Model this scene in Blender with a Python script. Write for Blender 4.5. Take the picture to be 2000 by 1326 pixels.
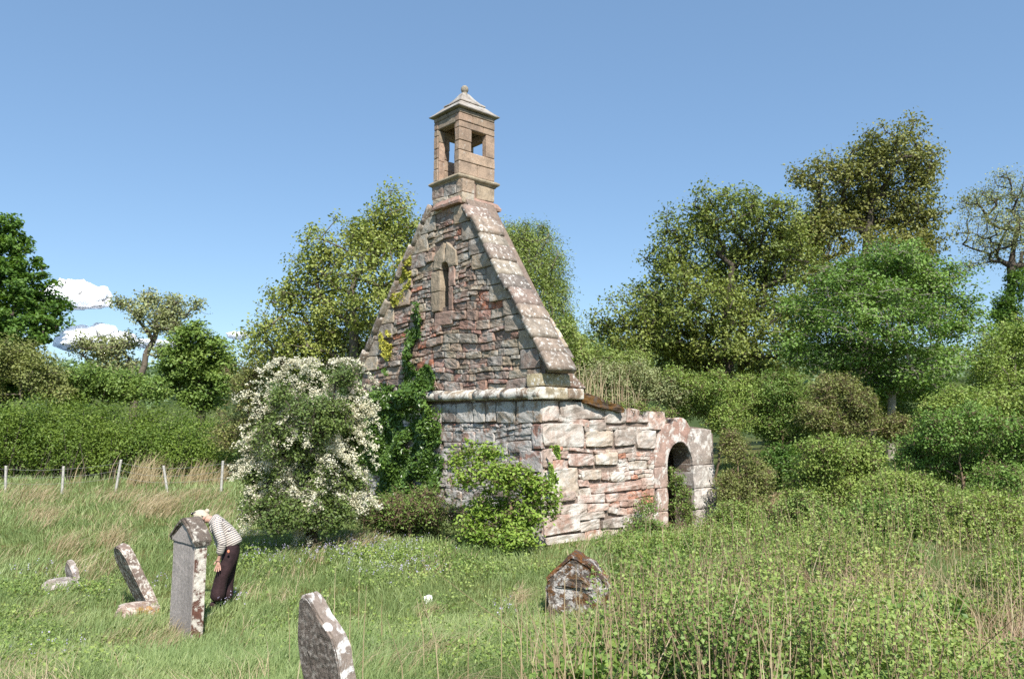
import bpy, math
import numpy as np
from mathutils import Vector, Matrix, noise as mnoise

# ------------------------------------------------------------------ camera, world, sun
for o in list(bpy.data.objects):
    bpy.data.objects.remove(o)
scn = bpy.context.scene
COL = scn.collection
F, CX, CY = 1556.0, 1000.0, 663.0
PITCH = math.atan(177.0 / F)
CAMZ = 2.45
cam_d = bpy.data.cameras.new("camera")
cam_d.sensor_width = 36.0
cam_d.lens = 36.0 * F / 2000.0
cam_d.clip_start, cam_d.clip_end = 0.1, 9000
cam = bpy.data.objects.new("camera", cam_d)
COL.objects.link(cam)
cam.location = (0, 0, CAMZ)
cam.rotation_euler = (math.pi / 2 + PITCH, 0, 0)
scn.camera = cam

SUN_H = Vector((0.29, -0.957))
SUN_H.normalize()
SUN_EL = math.radians(47)
SUN = Vector((SUN_H.x * math.cos(SUN_EL), SUN_H.y * math.cos(SUN_EL), math.sin(SUN_EL)))
world = bpy.data.worlds.new("World")
scn.world = world
world.use_nodes = True
wn = world.node_tree
sky = wn.nodes.new("ShaderNodeTexSky")
sky.sky_type = 'NISHITA'
sky.sun_disc = False
sky.sun_elevation = SUN_EL
sky.sun_rotation = math.atan2(SUN_H.x, SUN_H.y)
sky.altitude = 0
sky.air_density = 1.0
sky.dust_density = 0.35
sky.ozone_density = 1.2
tint = wn.nodes.new("ShaderNodeMix"); tint.data_type = 'RGBA'; tint.blend_type = 'MULTIPLY'
tint.inputs[0].default_value = 1.0; tint.inputs[7].default_value = (0.90, 0.97, 1.0, 1)
wn.links.new(sky.outputs[0], tint.inputs[6])
flat = wn.nodes.new("ShaderNodeMix"); flat.data_type = 'RGBA'      # even blue mixed in to flatten the gradient
flat.inputs[0].default_value = 0.42; flat.inputs[7].default_value = (1.25, 2.25, 3.75, 1)
wn.links.new(tint.outputs[2], flat.inputs[6])
wn.links.new(flat.outputs[2], wn.nodes["Background"].inputs[0])
wn.nodes["Background"].inputs[1].default_value = 0.122
sl = bpy.data.lights.new("sun", 'SUN')
sl.energy = 5.0
sl.angle = math.radians(0.5)
sl.color = (1.0, 0.955, 0.88)
slo = bpy.data.objects.new("sun", sl)
COL.objects.link(slo)
slo.rotation_euler = SUN.to_track_quat('Z', 'Y').to_euler()
scn.view_settings.view_transform = 'Standard'
scn.view_settings.look = 'None'
scn.view_settings.exposure = 0.62
scn.view_settings.gamma = 1.0
scn.cycles.max_bounces = 6
scn.cycles.diffuse_bounces = 3
scn.cycles.transparent_max_bounces = 40
scn.cycles.use_denoising = False

rng = np.random.default_rng(11)
U = lambda a, b, n=None: rng.uniform(a, b, n)

# ------------------------------------------------------------------ pixel <-> world
cp, sp = math.cos(PITCH), math.sin(PITCH)
def ray(px, py):
    a = (np.asarray(px, float) - CX) / F
    b = (CY - np.asarray(py, float)) / F
    return np.stack([a, cp - b * sp, sp + b * cp], -1)
CAM = np.array([0, 0, CAMZ])
def at(px, py, Y):
    d = ray(px, py)
    return CAM + d * (np.asarray(Y, float) / d[..., 1])[..., None]

# chapel frame: local x = t (into the building), local y = s (along the gable to the left), z up
TH = math.radians(42)
cv = np.array([math.cos(TH), math.sin(TH)])      # v
cu = np.array([-math.sin(TH), math.cos(TH)])     # u
C0 = at(1062, 1066, 17.0)
def on_gable(px, py, t=0.0):       # -> (s, z)
    d = ray(px, py)
    o = np.array([C0[0], C0[1]]) + cv * t
    k = (o @ cv) / (d[..., :2] @ cv)
    p = CAM + d * k[..., None]
    return (p[..., :2] - o) @ cu, p[..., 2]
def on_side(px, py, s=0.0):        # -> (t, z)
    d = ray(px, py)
    o = np.array([C0[0], C0[1]]) + cu * s
    k = (o @ cu) / (d[..., :2] @ cu)
    p = CAM + d * k[..., None]
    return (p[..., :2] - o) @ cv, p[..., 2]
def ch_world(t, s, z):
    t, s, z = np.broadcast_arrays(np.asarray(t, float), np.asarray(s, float), np.asarray(z, float))
    xy = C0[:2] + t[..., None] * cv + s[..., None] * cu
    return np.concatenate([xy, z[..., None]], -1)

# ------------------------------------------------------------------ terrain
_ctl = []
for px, py, Y in [(365, 1245, 10.6), (430, 1183, 11.8), (275, 1190, 12.2), (120, 1145, 13.8), (1130, 1208, 10.0),
                  (1062, 1068, 17), (1400, 1026, 21.1), (870, 1017, 19.6), (600, 1064, 15.5), (120, 965, 30),
                  (430, 958, 30.5), (0, 932, 39), (460, 930, 39), (835, 1172, 11.5), (-400, 975, 27), (0, 1330, 7.2)]:
    _ctl.append(at(px, py, Y))
for X, Y, D in [(0, 0, 1.55), (-1.06, 4.7, 1.78), (0.3, 5.6, 1.8), (3, 5, 1.75), (5, 15, 2.1), (8, 13, 1.95), (-5, 0, 1.9),
                (5, 0, 1.5), (0, -12, 1.4), (12, 18, 1.6), (14, 27, 0.9), (8, 30, 1.0), (20, 40, 0.6), (0, 34, 2.2),
                (-30, 70, 2.0), (0, 70, 1.4), (30, 70, 0.4), (-60, 40, 2.6), (60, 30, 0.8), (0, 120, 1), (-20, 5, 2.4), (20, 3, 1.5)]:
    _ctl.append(np.array([X, Y, CAMZ - D]))
_ctl = np.array(_ctl)
_K = np.linalg.norm(_ctl[:, None, :2] - _ctl[None, :, :2], axis=-1)
_n = len(_ctl)
_A = np.zeros((_n + 1, _n + 1)); _A[:_n, :_n] = _K - np.eye(_n) * 0.25; _A[:_n, _n] = 1; _A[_n, :_n] = 1
_w = np.linalg.solve(_A, np.append(_ctl[:, 2], 0))
def gz(x, y):
    x = np.asarray(x, float); y = np.asarray(y, float)
    z = np.full(x.shape, _w[_n])
    xc = np.clip(x, -70, 70); yc = np.clip(y, -15, 120)
    for i in range(_n):
        z = z + _w[i] * np.hypot(xc - _ctl[i, 0], yc - _ctl[i, 1])
    near = np.exp(-np.maximum(y, 0) / 40)
    z = z + near * (0.045 * np.sin(x * 1.7 + 0.6 * y) * np.sin(y * 1.3 - x * .5) + 0.03 * np.sin(x * 3.9 + 1) * np.sin(y * 3.1))
    k = np.clip((y - 110) / 320, 0, 1); k = k * k * (3 - 2 * k)
    z = z + k * (36 + 7 * np.sin(x / 70.0 + .8) + 4 * np.sin(x / 31.0 + 2) - 0.02 * np.abs(x))
    return z
def ground_pt(px, py):
    d = ray(px, py)
    lo = np.full(np.shape(px), 1.0); hi = np.full(np.shape(px), 90.0)
    for _ in range(22):
        m = (lo + hi) / 2
        p = CAM + d * m[..., None]
        up = p[..., 2] > gz(p[..., 0], p[..., 1])
        lo = np.where(up, m, lo); hi = np.where(up, hi, m)
    return CAM + d * lo[..., None]

# ------------------------------------------------------------------ object helpers
def tag(o, label=None, cat=None, group=None, kind=None):
    if label: o["label"] = label
    if cat: o["category"] = cat
    if group: o["group"] = group
    if kind: o["kind"] = kind
    return o
def empty(name, loc, rz=0.0):
    o = bpy.data.objects.new(name, None)
    COL.objects.link(o)
    o.location = tuple(loc); o.rotation_euler = (0, 0, rz)
    o.empty_display_size = 0.3
    return o
def link_mesh(name, me, mat, parent=None, smooth=False, world_coords=True):
    o = bpy.data.objects.new(name, me)
    COL.objects.link(o)
    if mat: me.materials.append(mat)
    if parent:
        o.parent = parent
        if world_coords:
            o.matrix_parent_inverse = (Matrix.Translation(parent.location) @ parent.rotation_euler.to_matrix().to_4x4()).inverted()
    me.shade_smooth() if smooth else me.shade_flat()
    return o
def np_mesh(name, V, Q, var=None, tri=False):
    """fast mesh from arrays; Q (n,4) or (n,3)"""
    me = bpy.data.meshes.new(name)
    k = Q.shape[1]
    me.vertices.add(len(V)); me.vertices.foreach_set("co", np.ascontiguousarray(V, dtype=np.float32).ravel())
    me.loops.add(Q.size); me.loops.foreach_set("vertex_index", np.ascontiguousarray(Q, dtype=np.int32).ravel())
    me.polygons.add(len(Q)); me.polygons.foreach_set("loop_start", np.arange(0, Q.size, k, dtype=np.int32))
    me.update(calc_edges=True)
    if var is not None:
        a = me.attributes.new("var", 'FLOAT', 'FACE')
        a.data.foreach_set("value", np.ascontiguousarray(var, dtype=np.float32))
    return me

class MB:
    def __init__(s): s.v = []; s.f = []; s.c = []; s.n = 0
    def add(s, verts, faces, col=(1, 1, 1)):
        s.v.extend([tuple(map(float, p)) for p in verts])
        s.f.extend([tuple(i + s.n for i in f) for f in faces])
        s.c.extend([col] * len(faces))
        s.n += len(verts)
    def box(s, x0, x1, y0, y1, z0, z1, col=(1, 1, 1)):
        v = [(x0, y0, z0), (x1, y0, z0), (x1, y1, z0), (x0, y1, z0), (x0, y0, z1), (x1, y0, z1), (x1, y1, z1), (x0, y1, z1)]
        s.add(v, [(0, 3, 2, 1), (4, 5, 6, 7), (0, 1, 5, 4), (1, 2, 6, 5), (2, 3, 7, 6), (3, 0, 4, 7)], col)
    def mesh(s, name):
        me = bpy.data.meshes.new(name)
        me.from_pydata(s.v, [], s.f)
        a = me.attributes.new("col", 'FLOAT_COLOR', 'FACE')
        a.data.foreach_set("color", np.array([(c[0], c[1], c[2], 1) for c in s.c], dtype=np.float32).ravel())
        return me
    def build(s, name, mat, parent=None, smooth=False, wc=True):
        return link_mesh(name, s.mesh(name), mat, parent, smooth, wc)

def tubes(P0, P1, R0, R1, sides=5):
    P0 = np.asarray(P0, float); P1 = np.asarray(P1, float); n = len(P0)
    R0 = np.broadcast_to(R0, (n,)); R1 = np.broadcast_to(R1, (n,))
    d = P1 - P0; d /= np.maximum(np.linalg.norm(d, axis=1), 1e-6)[:, None]
    ref = np.where(np.abs(d[:, 2:3]) > .9, [[1.0, 0, 0]], [[0, 0, 1.0]])
    a = np.cross(d, ref); a /= np.linalg.norm(a, axis=1)[:, None]
    b = np.cross(d, a)
    ang = np.arange(sides) * 2 * np.pi / sides
    off = a[:, None] * np.cos(ang)[None, :, None] + b[:, None] * np.sin(ang)[None, :, None]
    V = np.concatenate([P0[:, None] + off * R0[:, None, None], P1[:, None] + off * R1[:, None, None]], 1).reshape(-1, 3)
    k = np.arange(sides); k2 = (k + 1) % sides
    q = np.stack([k, k2, k2 + sides, k + sides], 1)
    Q = (q[None] + (np.arange(n) * 2 * sides)[:, None, None]).reshape(-1, 4)
    return V, Q
def unit(v): return v / np.maximum(np.linalg.norm(v, axis=-1, keepdims=True), 1e-9)
def leaf_quads(P, size, up=0.7, out=None, aspect=0.55, fold=0.12):
    n = len(P)
    nr = rng.normal(size=(n, 3)) * 0.75
    nr[:, 2] += up
    if out is not None: nr += out
    nr = unit(nr)
    a = unit(np.cross(nr, rng.normal(size=(n, 3))))
    b = np.cross(nr, a)
    L = (size * U(0.65, 1.25, n))[:, None] * .5
    W = L * aspect
    V = np.stack([P - a * L, P + b * W - a * L * .15 + nr * L * fold, P + a * L, P - b * W - a * L * .15 + nr * L * fold], 1).reshape(-1, 3)
    Q = np.arange(4 * n).reshape(n, 4)
    return V, Q
def blades(P, h, w, lean, bend=0.5, dirs=None):
    """grass blades: 2 quads each tapering; P base, arrays"""
    n = len(P)
    th = U(0, 2 * np.pi, n)
    side = np.stack([np.cos(th), np.sin(th), np.zeros(n)], 1) * w[:, None] * .5
    if dirs is None:
        ph = U(0, 2 * np.pi, n); dirs = np.stack([np.cos(ph), np.sin(ph), np.zeros(n)], 1)
    ln = lean[:, None]
    m = P + dirs * (h[:, None] * ln * .35) + np.array([0, 0, 1]) * (h * .55)[:, None]
    t = P + dirs * (h[:, None] * ln * (.35 + bend)) + np.array([0, 0, 1]) * (h * (1 - .35 * np.minimum(lean, 1.6) * bend))[:, None]
    V = np.stack([P - side, P + side, m + side * .8, m - side * .8, t + side * .12, t - side * .12], 1).reshape(-1, 3)
    i = np.arange(n)[:, None] * 6
    Q = np.concatenate([i + [0, 1, 2, 3], i + [3, 2, 4, 5]], 1).reshape(-1, 4)
    return V, Q

# ------------------------------------------------------------------ materials
def new_mat(name):
    m = bpy.data.materials.new(name); m.use_nodes = True
    nt = m.node_tree; nt.nodes.clear()
    out = nt.nodes.new("ShaderNodeOutputMaterial")
    return m, nt, out
def N(nt, kind, **kw):
    n = nt.nodes.new(kind)
    for k, v in kw.items():
        if k.startswith("i_"):
            n.inputs[k[2:].replace("_", " ")].default_value = v
        else: setattr(n, k, v)
    return n
def ramp(nt, src, stops):
    r = nt.nodes.new("ShaderNodeValToRGB")
    e = r.color_ramp.elements
    while len(e) < len(stops): e.new(0.5)
    for i, (p, c) in enumerate(stops):
        e[i].position = p
        e[i].color = (c, c, c, 1) if not hasattr(c, '__len__') else (*c, 1)
    nt.links.new(src, r.inputs[0])
    return r.outputs[0]
def mixc(nt, fac, a, b, blend='MIX'):
    m = nt.nodes.new("ShaderNodeMix"); m.data_type = 'RGBA'; m.blend_type = blend
    for idx, v in ((0, fac), (6, a), (7, b)):
        if isinstance(v, (int, float)): m.inputs[idx].default_value = v
        elif isinstance(v, tuple): m.inputs[idx].default_value = (*v, 1) if len(v) == 3 else v
        else: nt.links.new(v, m.inputs[idx])
    return m.outputs[2]
def noise_tex(nt, vec, scale, detail=5, rough=0.6, dist=0.0):
    n = nt.nodes.new("ShaderNodeTexNoise")
    n.inputs["Scale"].default_value = scale; n.inputs["Detail"].default_value = detail
    n.inputs["Roughness"].default_value = rough; n.inputs["Distortion"].default_value = dist
    if vec is not None: nt.links.new(vec, n.inputs["Vector"])
    return n.outputs[0]
def mathn(nt, op, a, b=0.0):
    m = nt.nodes.new("ShaderNodeMath"); m.operation = op
    for i, v in enumerate((a, b)):
        if isinstance(v, (int, float)): m.inputs[i].default_value = v
        else: nt.links.new(v, m.inputs[i])
    return m.outputs[0]

LB = 1.72
def leaf_mat(name, c0, c1, c2=None, trans=0.27, rough=0.5, spec=0.35):
    """per-leaf colours between c0 and c1 (a few c2)"""
    m, nt, out = new_mat(name)
    at_ = N(nt, "ShaderNodeAttribute", attribute_name="var")
    g = nt.nodes.new("ShaderNodeNewGeometry")
    big = noise_tex(nt, g.outputs["Position"], 0.55, 2)
    if name != "dry_straw":
        WB = (1.10, .99, 1.08)
        c0, c1 = tuple(min(.6, x * LB * k) for x, k in zip(c0, WB)), tuple(min(.6, x * LB * k) for x, k in zip(c1, WB))
        c2 = tuple(min(.6, x * 1.4) for x in c2) if c2 else None
    v = mathn(nt, 'ADD', mathn(nt, 'MULTIPLY', at_.outputs["Fac"], 0.75), mathn(nt, 'MULTIPLY', mathn(nt, 'SUBTRACT', big, 0.5), 0.9))
    stops = [(0.0, c0), (0.75, c1)]
    if c2: stops.append((0.97, c2))
    c = ramp(nt, v, stops)
    p = N(nt, "ShaderNodeBsdfPrincipled", i_Roughness=rough)
    p.inputs["Specular IOR Level"].default_value = spec
    nt.links.new(c, p.inputs["Base Color"])
    t = nt.nodes.new("ShaderNodeBsdfTranslucent")
    tc = mixc(nt, 1.0, c, (1.25, 1.22, 0.62), 'MULTIPLY')
    nt.links.new(tc, t.inputs["Color"])
    mx = nt.nodes.new("ShaderNodeMixShader"); mx.inputs[0].default_value = trans
    nt.links.new(p.outputs[0], mx.inputs[1]); nt.links.new(t.outputs[0], mx.inputs[2])
    nt.links.new(mx.outputs[0], out.inputs[0])
    return m
def bark_mat(name, c0, c1):
    m, nt, out = new_mat(name)
    tc = nt.nodes.new("ShaderNodeTexCoord")
    n = noise_tex(nt, tc.outputs["Object"], 9, 6, .7)
    p = N(nt, "ShaderNodeBsdfPrincipled", i_Roughness=0.9)
    nt.links.new(ramp(nt, n, [(0.3, c0), (0.7, c1)]), p.inputs["Base Color"])
    b = N(nt, "ShaderNodeBump", i_Strength=0.6, i_Distance=0.03); nt.links.new(n, b.inputs["Height"])
    nt.links.new(b.outputs[0], p.inputs["Normal"]); nt.links.new(p.outputs[0], out.inputs[0])
    return m
def plain_mat(name, c, rough=0.7, nscale=20, var=0.3, spec=0.3, bump=0.2):
    m, nt, out = new_mat(name)
    tc = nt.nodes.new("ShaderNodeTexCoord")
    n = noise_tex(nt, tc.outputs["Object"], nscale, 5, .65)
    a = tuple(x * (1 - var) for x in c); b = tuple(min(1, x * (1 + var)) for x in c)
    p = N(nt, "ShaderNodeBsdfPrincipled", i_Roughness=rough)
    p.inputs["Specular IOR Level"].default_value = spec
    nt.links.new(ramp(nt, n, [(0.3, a), (0.7, b)]), p.inputs["Base Color"])
    if bump:
        bm = N(nt, "ShaderNodeBump", i_Strength=bump, i_Distance=0.02); nt.links.new(n, bm.inputs["Height"])
        nt.links.new(bm.outputs[0], p.inputs["Normal"])
    nt.links.new(p.outputs[0], out.inputs[0])
    return m
def stone_mat(name, lichen=0.5, lscale=5.0, lcol=(.72, .69, .64), moss=0.0, mosscol=(.16, .07, .015), mscale=4.0,
              dark=0.35, bump=0.5, fine=30.0, base=None, streak=False, spots=0.0, topmoss=0.0, soft=.035):
    m, nt, out = new_mat(name)
    tc = nt.nodes.new("ShaderNodeTexCoord"); P = tc.outputs["Object"]
    if streak:
        mp = nt.nodes.new("ShaderNodeMapping"); mp.inputs["Scale"].default_value = (1, 1, 0.12)
        nt.links.new(P, mp.inputs[0]); PS = mp.outputs[0]
    else: PS = P
    if base is None:
        c = N(nt, "ShaderNodeAttribute", attribute_name="col").outputs["Color"]
    else:
        c = mixc(nt, noise_tex(nt, P, 3, 3), base, tuple(x * .7 for x in base))
    n1 = noise_tex(nt, P, fine, 6, .7)
    n2 = noise_tex(nt, PS, 4.3, 6, .65)
    c = mixc(nt, 1.0, c, ramp(nt, n1, [(0.25, 0.62), (0.75, 1.35)]), 'MULTIPLY')
    # weather-darkened crust
    dk = ramp(nt, n2, [(0.42, 0.0), (0.62, 1.0)])
    c = mixc(nt, mathn(nt, 'MULTIPLY', dk, dark), c, (0.055, 0.05, 0.045))
    # lichen crust
    off = N(nt, "ShaderNodeMapping"); off.inputs["Location"].default_value = (3.1, 7.7, 1.9); nt.links.new(P, off.inputs[0])
    l1 = noise_tex(nt, off.outputs[0], lscale, 8, .68, 0.4)
    e = 0.66 - 0.3 * lichen
    lm = ramp(nt, l1, [(e - soft, 0.0), (e + soft, 1.0)])
    lm = mathn(nt, 'MULTIPLY', lm, ramp(nt, noise_tex(nt, P, fine * .8, 4, .7), [(0.3, 0.45), (0.55, 1.0)]))
    c = mixc(nt, mathn(nt, 'MULTIPLY', lm, 0.88), c, lcol)
    if spots > 0:
        vo = N(nt, "ShaderNodeTexVoronoi", feature='F1'); vo.inputs["Scale"].default_value = 8.0
        vo.inputs["Randomness"].default_value = 1.0
        dv = N(nt, "ShaderNodeVectorMath", operation='ADD'); nt.links.new(P, dv.inputs[0])
        nz = nt.nodes.new("ShaderNodeTexNoise"); nz.inputs["Scale"].default_value = 14; nt.links.new(P, nz.inputs["Vector"])
        sc_ = N(nt, "ShaderNodeVectorMath", operation='SCALE'); sc_.inputs["Scale"].default_value = 0.09; nt.links.new(nz.outputs[1], sc_.inputs[0])
        nt.links.new(sc_.outputs[0], dv.inputs[1]); nt.links.new(dv.outputs[0], vo.inputs["Vector"])
        sm = ramp(nt, vo.outputs["Distance"], [(0.28 * spots + .1, 1.0), (0.28 * spots + 0.16, 0.0)])
        sm = mathn(nt, 'MULTIPLY', sm, ramp(nt, noise_tex(nt, P, 2.3, 4, .6), [(.42, 0.0), (.55, 1.0)]))
        c = mixc(nt, mathn(nt, 'MULTIPLY', sm, 0.9), c, lcol)
    if moss > 0:
        mn = noise_tex(nt, P, mscale, 7, .7)
        e2 = 0.68 - 0.3 * moss
        mm = ramp(nt, mn, [(e2 - 0.03, 0.0), (e2 + 0.03, 1.0)])
        c = mixc(nt, mathn(nt, 'MULTIPLY', mm, 0.9), c, mixc(nt, n1, mosscol, tuple(x * 2.6 for x in mosscol)))
    if topmoss > 0:
        ge = nt.nodes.new("ShaderNodeNewGeometry"); sx = nt.nodes.new("ShaderNodeSeparateXYZ"); nt.links.new(ge.outputs["Normal"], sx.inputs[0])
        tm = mathn(nt, 'MULTIPLY', ramp(nt, sx.outputs[2], [(0.35, 0.0), (0.6, 1.0)]), ramp(nt, n2, [(0.42, 0.0), (0.5, 1.0)]))
        c = mixc(nt, mathn(nt, 'MULTIPLY', tm, topmoss), c, mixc(nt, n1, mosscol, tuple(x * 2.6 for x in mosscol)))
    p = N(nt, "ShaderNodeBsdfPrincipled", i_Roughness=0.93)
    p.inputs["Specular IOR Level"].default_value = 0.15
    nt.links.new(c, p.inputs["Base Color"])
    h = mathn(nt, 'ADD', mathn(nt, 'MULTIPLY', n1, 0.35), n2)
    b = N(nt, "ShaderNodeBump", i_Strength=bump, i_Distance=0.05); nt.links.new(h, b.inputs["Height"])
    nt.links.new(b.outputs[0], p.inputs["Normal"]); nt.links.new(p.outputs[0], out.inputs[0])
    return m

M = {}
M['rubble'] = stone_mat("gable_sandstone", lichen=0.35, lscale=3.2, lcol=(.44, .42, .38), soft=.08, dark=0.32, bump=0.7)
M['lower'] = stone_mat("lower_gable_sandstone", lichen=0.62, lscale=3.0, lcol=(.50, .48, .45), dark=0.4, bump=0.6)
M['side'] = stone_mat("side_wall_sandstone", lichen=0.42, lscale=2.4, lcol=(.70, .67, .62), dark=0.18, bump=0.6, soft=.09)
M['door'] = stone_mat("doorway_sandstone", lichen=0.42, lscale=3.5, lcol=(.66, .62, .57), dark=0.22, bump=0.45, spots=0.3)
M['coping'] = stone_mat("coping_sandstone", lichen=0.2, lscale=9, lcol=(.66, .63, .58), dark=0.42, soft=.06, bump=0.45, spots=0.5)
M['cornice'] = stone_mat("cornice_sandstone", lichen=0.58, lscale=3.5, lcol=(.70, .67, .60), dark=0.5, bump=0.5)
M['ashlar'] = stone_mat("belfry_sandstone", lichen=0.12, lscale=7, lcol=(.42, .38, .33), dark=0.38, bump=0.35)
M['broof'] = stone_mat("belfry_roof_stone", lichen=0.35, lscale=4, lcol=(.40, .40, .38), dark=0.45, bump=0.4)
M['mortar'] = stone_mat("wall_core_mortar", lichen=0.1, base=(.27, .205, .165), dark=0.3, bump=0.8, fine=18)
M['mossy'] = stone_mat("mossy_stone", lichen=0.3, base=(.2, .17, .15), moss=0.7, mosscol=(.13, .055, .012), bump=.8)

# ------------------------------------------------------------------ ground
def build_ground():
    ys = np.concatenate([-np.geomspace(25, 0.5, 14), np.geomspace(0.6, 8, 60), np.geomspace(8.15, 60, 130), np.geomspace(62, 900, 70)])
    ks = np.linspace(-1, 1, 181); ks = ks * (0.45 + 0.55 * np.abs(ks))
    Y = np.repeat(ys[:, None], len(ks), 1); X = ks[None] * (np.abs(Y) * 1.5 + 30)
    Z = gz(X, Y)
    V = np.stack([X, Y, Z], -1).reshape(-1, 3)
    r, c = np.meshgrid(np.arange(len(ys) - 1), np.arange(len(ks) - 1), indexing='ij')
    i = (r * len(ks) + c).ravel()
    Q = np.stack([i, i + 1, i + 1 + len(ks), i + len(ks)], 1)
    m, nt, out = new_mat("meadow_ground")
    g = nt.nodes.new("ShaderNodeNewGeometry"); P = g.outputs["Position"]
    n1 = noise_tex(nt, P, 0.9, 8, .7); n2 = noise_tex(nt, P, 14, 5, .7); n3 = noise_tex(nt, P, 0.02, 5, .6)
    c1 = ramp(nt, n1, [(0.35, (.06, .085, .022)), (0.52, (.10, .115, .032)), (0.66, (.19, .15, .065))])
    c1 = mixc(nt, 1.0, c1, ramp(nt, n2, [(0.3, 0.6), (0.7, 1.25)]), 'MULTIPLY')
    far = ramp(nt, n3, [(0.4, (.045, .07, .02)), (0.6, (.09, .11, .035))])
    sx = nt.nodes.new("ShaderNodeSeparateXYZ"); nt.links.new(P, sx.inputs[0])
    f = ramp(nt, mathn(nt, 'DIVIDE', sx.outputs[1], 200.0), [(0.25, 0.0), (0.45, 1.0)])
    c = mixc(nt, f, c1, far)
    p = N(nt, "ShaderNodeBsdfPrincipled", i_Roughness=0.95); p.inputs["Specular IOR Level"].default_value = 0.1
    nt.links.new(c, p.inputs["Base Color"])
    b = N(nt, "ShaderNodeBump", i_Strength=0.8, i_Distance=0.05); nt.links.new(n2, b.inputs["Height"]); nt.links.new(b.outputs[0], p.inputs["Normal"])
    nt.links.new(p.outputs[0], out.inputs[0])
    o = link_mesh("ground", np_mesh("ground", V, Q), m, None, True)
    tag(o, "rough grassy churchyard meadow", kind="structure")
build_ground()

# ------------------------------------------------------------------ masonry
PINK = [(.36, .20, .155), (.40, .235, .18), (.33, .19, .15), (.42, .27, .21), (.38, .16, .10)]
GP = [(.31, .215, .17), (.34, .245, .19), (.28, .20, .16), (.35, .265, .205), (.37, .23, .175)]
SPK = [(.44, .31, .25), (.46, .35, .29), (.41, .27, .215), (.42, .34, .28), (.40, .24, .18), (.38, .31, .26), (.46, .37, .29)]
GREY = [(.26, .215, .18), (.22, .185, .16), (.30, .25, .20), (.27, .20, .165), (.33, .28, .22)]
TAN = [(.38, .30, .215), (.35, .26, .19), (.42, .34, .25)]
def pick(*pals):
    pal = pals[int(rng.integers(len(pals)))]
    c = np.array(pal[int(rng.integers(len(pal)))]) * U(.82, 1.18)
    return tuple(c)
TK = np.array([-1, -1, -.94, -.7, -.35, 0, .35, .7, .94, 1, 1])
EDGE = .06
def stone(mb, fn, to3, col, prot=0.04, back=0.12, lump=0.018, rnd=0.09, seed=None, nx=None, freq=3.2):
    """a lumpy block: fn(x,y in -1..1) -> (a,b); to3(a,b,out) -> local xyz"""
    tx = TK if nx is None else np.concatenate([[-1], np.linspace(-1, 1, nx), [1]])
    ty = TK
    sd = U(0, 50)
    nx_, ny_ = len(tx), len(ty)
    vs = []
    for j, y in enumerate(ty):
        for i, x in enumerate(tx):
            edge = (i in (0, nx_ - 1)) or (j in (0, ny_ - 1))
            xx = x * (1 - rnd * y ** 4); yy = y * (1 - rnd * x ** 4)
            a, b = fn(xx, yy)
            if edge: o = -min(back, EDGE) if back < .2 else -back
            else:
                e = max(abs(x), abs(y))
                o = prot - (.016 if e > .98 else .003 if e > .9 else 0)
            nv = mnoise.noise_vector((a * freq + sd, b * freq * 1.5, sd))
            o += lump * (nv[2] * 1.5 + .9 * mnoise.noise((a * 13 + sd, b * 17, sd))) * (0.4 if edge else 1)
            nf = mnoise.noise_vector((a * 9 + sd, b * 11, sd + 3)); a += lump * (nv[0] * .5 + nf[0] * .45); b += lump * (nv[1] * .5 + nf[1] * .45)
            vs.append(to3(a, b, o))
    fs = [(j * nx_ + i, j * nx_ + i + 1, (j + 1) * nx_ + i + 1, (j + 1) * nx_ + i) for j in range(ny_ - 1) for i in range(nx_ - 1)]
    mb.add(vs, fs, col)
def quad_fn(bl, br, tr, tl):
    bl, br, tr, tl = map(np.array, (bl, br, tr, tl))
    def f(x, y):
        u = (x + 1) / 2; v = (y + 1) / 2
        p = (bl * (1 - u) + br * u) * (1 - v) + (tl * (1 - u) + tr * u) * v
        return float(p[0]), float(p[1])
    return f
def rect_fn(a0, a1, b0, b1): return quad_fn((a0, b0), (a1, b0), (a1, b1), (a0, b1))
def rubble(mb, to3, z0, z1, span, bigs, pals, prot=(.0, .07), thin=0.45, lump=.02, warp=.05):
    z = z0
    while z < z1 - .04:
        h = U(.075, .125) if rng.random() < thin else U(.15, .27)
        h = min(h, z1 - z)
        a0, a1 = span(z + h / 2)
        iv = [(a0, a1)]
        for (ba0, ba1, bz0, bz1) in bigs:
            if min(z + h, bz1) - max(z, bz0) > .4 * h:
                nv = []
                for (p, q) in iv:
                    if ba1 <= p or ba0 >= q: nv.append((p, q)); continue
                    if ba0 - p > .06: nv.append((p, ba0))
                    if q - ba1 > .06: nv.append((ba1, q))
                iv = nv
        for (p, q) in iv:
            a = p
            while a < q - .03:
                w = min(max(h * U(1.0, 3.6) + .05, .12), .68)
                if q - a - w < .12: w = q - a
                parts = [(z, z + h)]
                if h > .2 and rng.random() < .4:
                    k = U(.35, .65); parts = [(z, z + h * k), (z + h * k, z + h)]
                for (y0, y1) in parts:
                    j = lambda s=.014: U(-s, s)
                    def W(aa, bb):
                        return (aa, bb + warp * math.sin(aa * 1.3 + bb * .7) + warp * .6 * math.sin(aa * 2.9 + bb * 1.9 + 2))
                    g = .004 if EDGE < .08 else .009
                    f = quad_fn(W(a + g + j(), y0 + g + j()), W(a + w - g + j(), y0 + g + j()), W(a + w - g + j(), y1 - g + j()), W(a + g + j(), y1 - g + j()))
                    stone(mb, f, to3, pick(*pals), prot=U(*prot), lump=lump, rnd=U(.02, .11))
                a += w
        z += h

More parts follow.
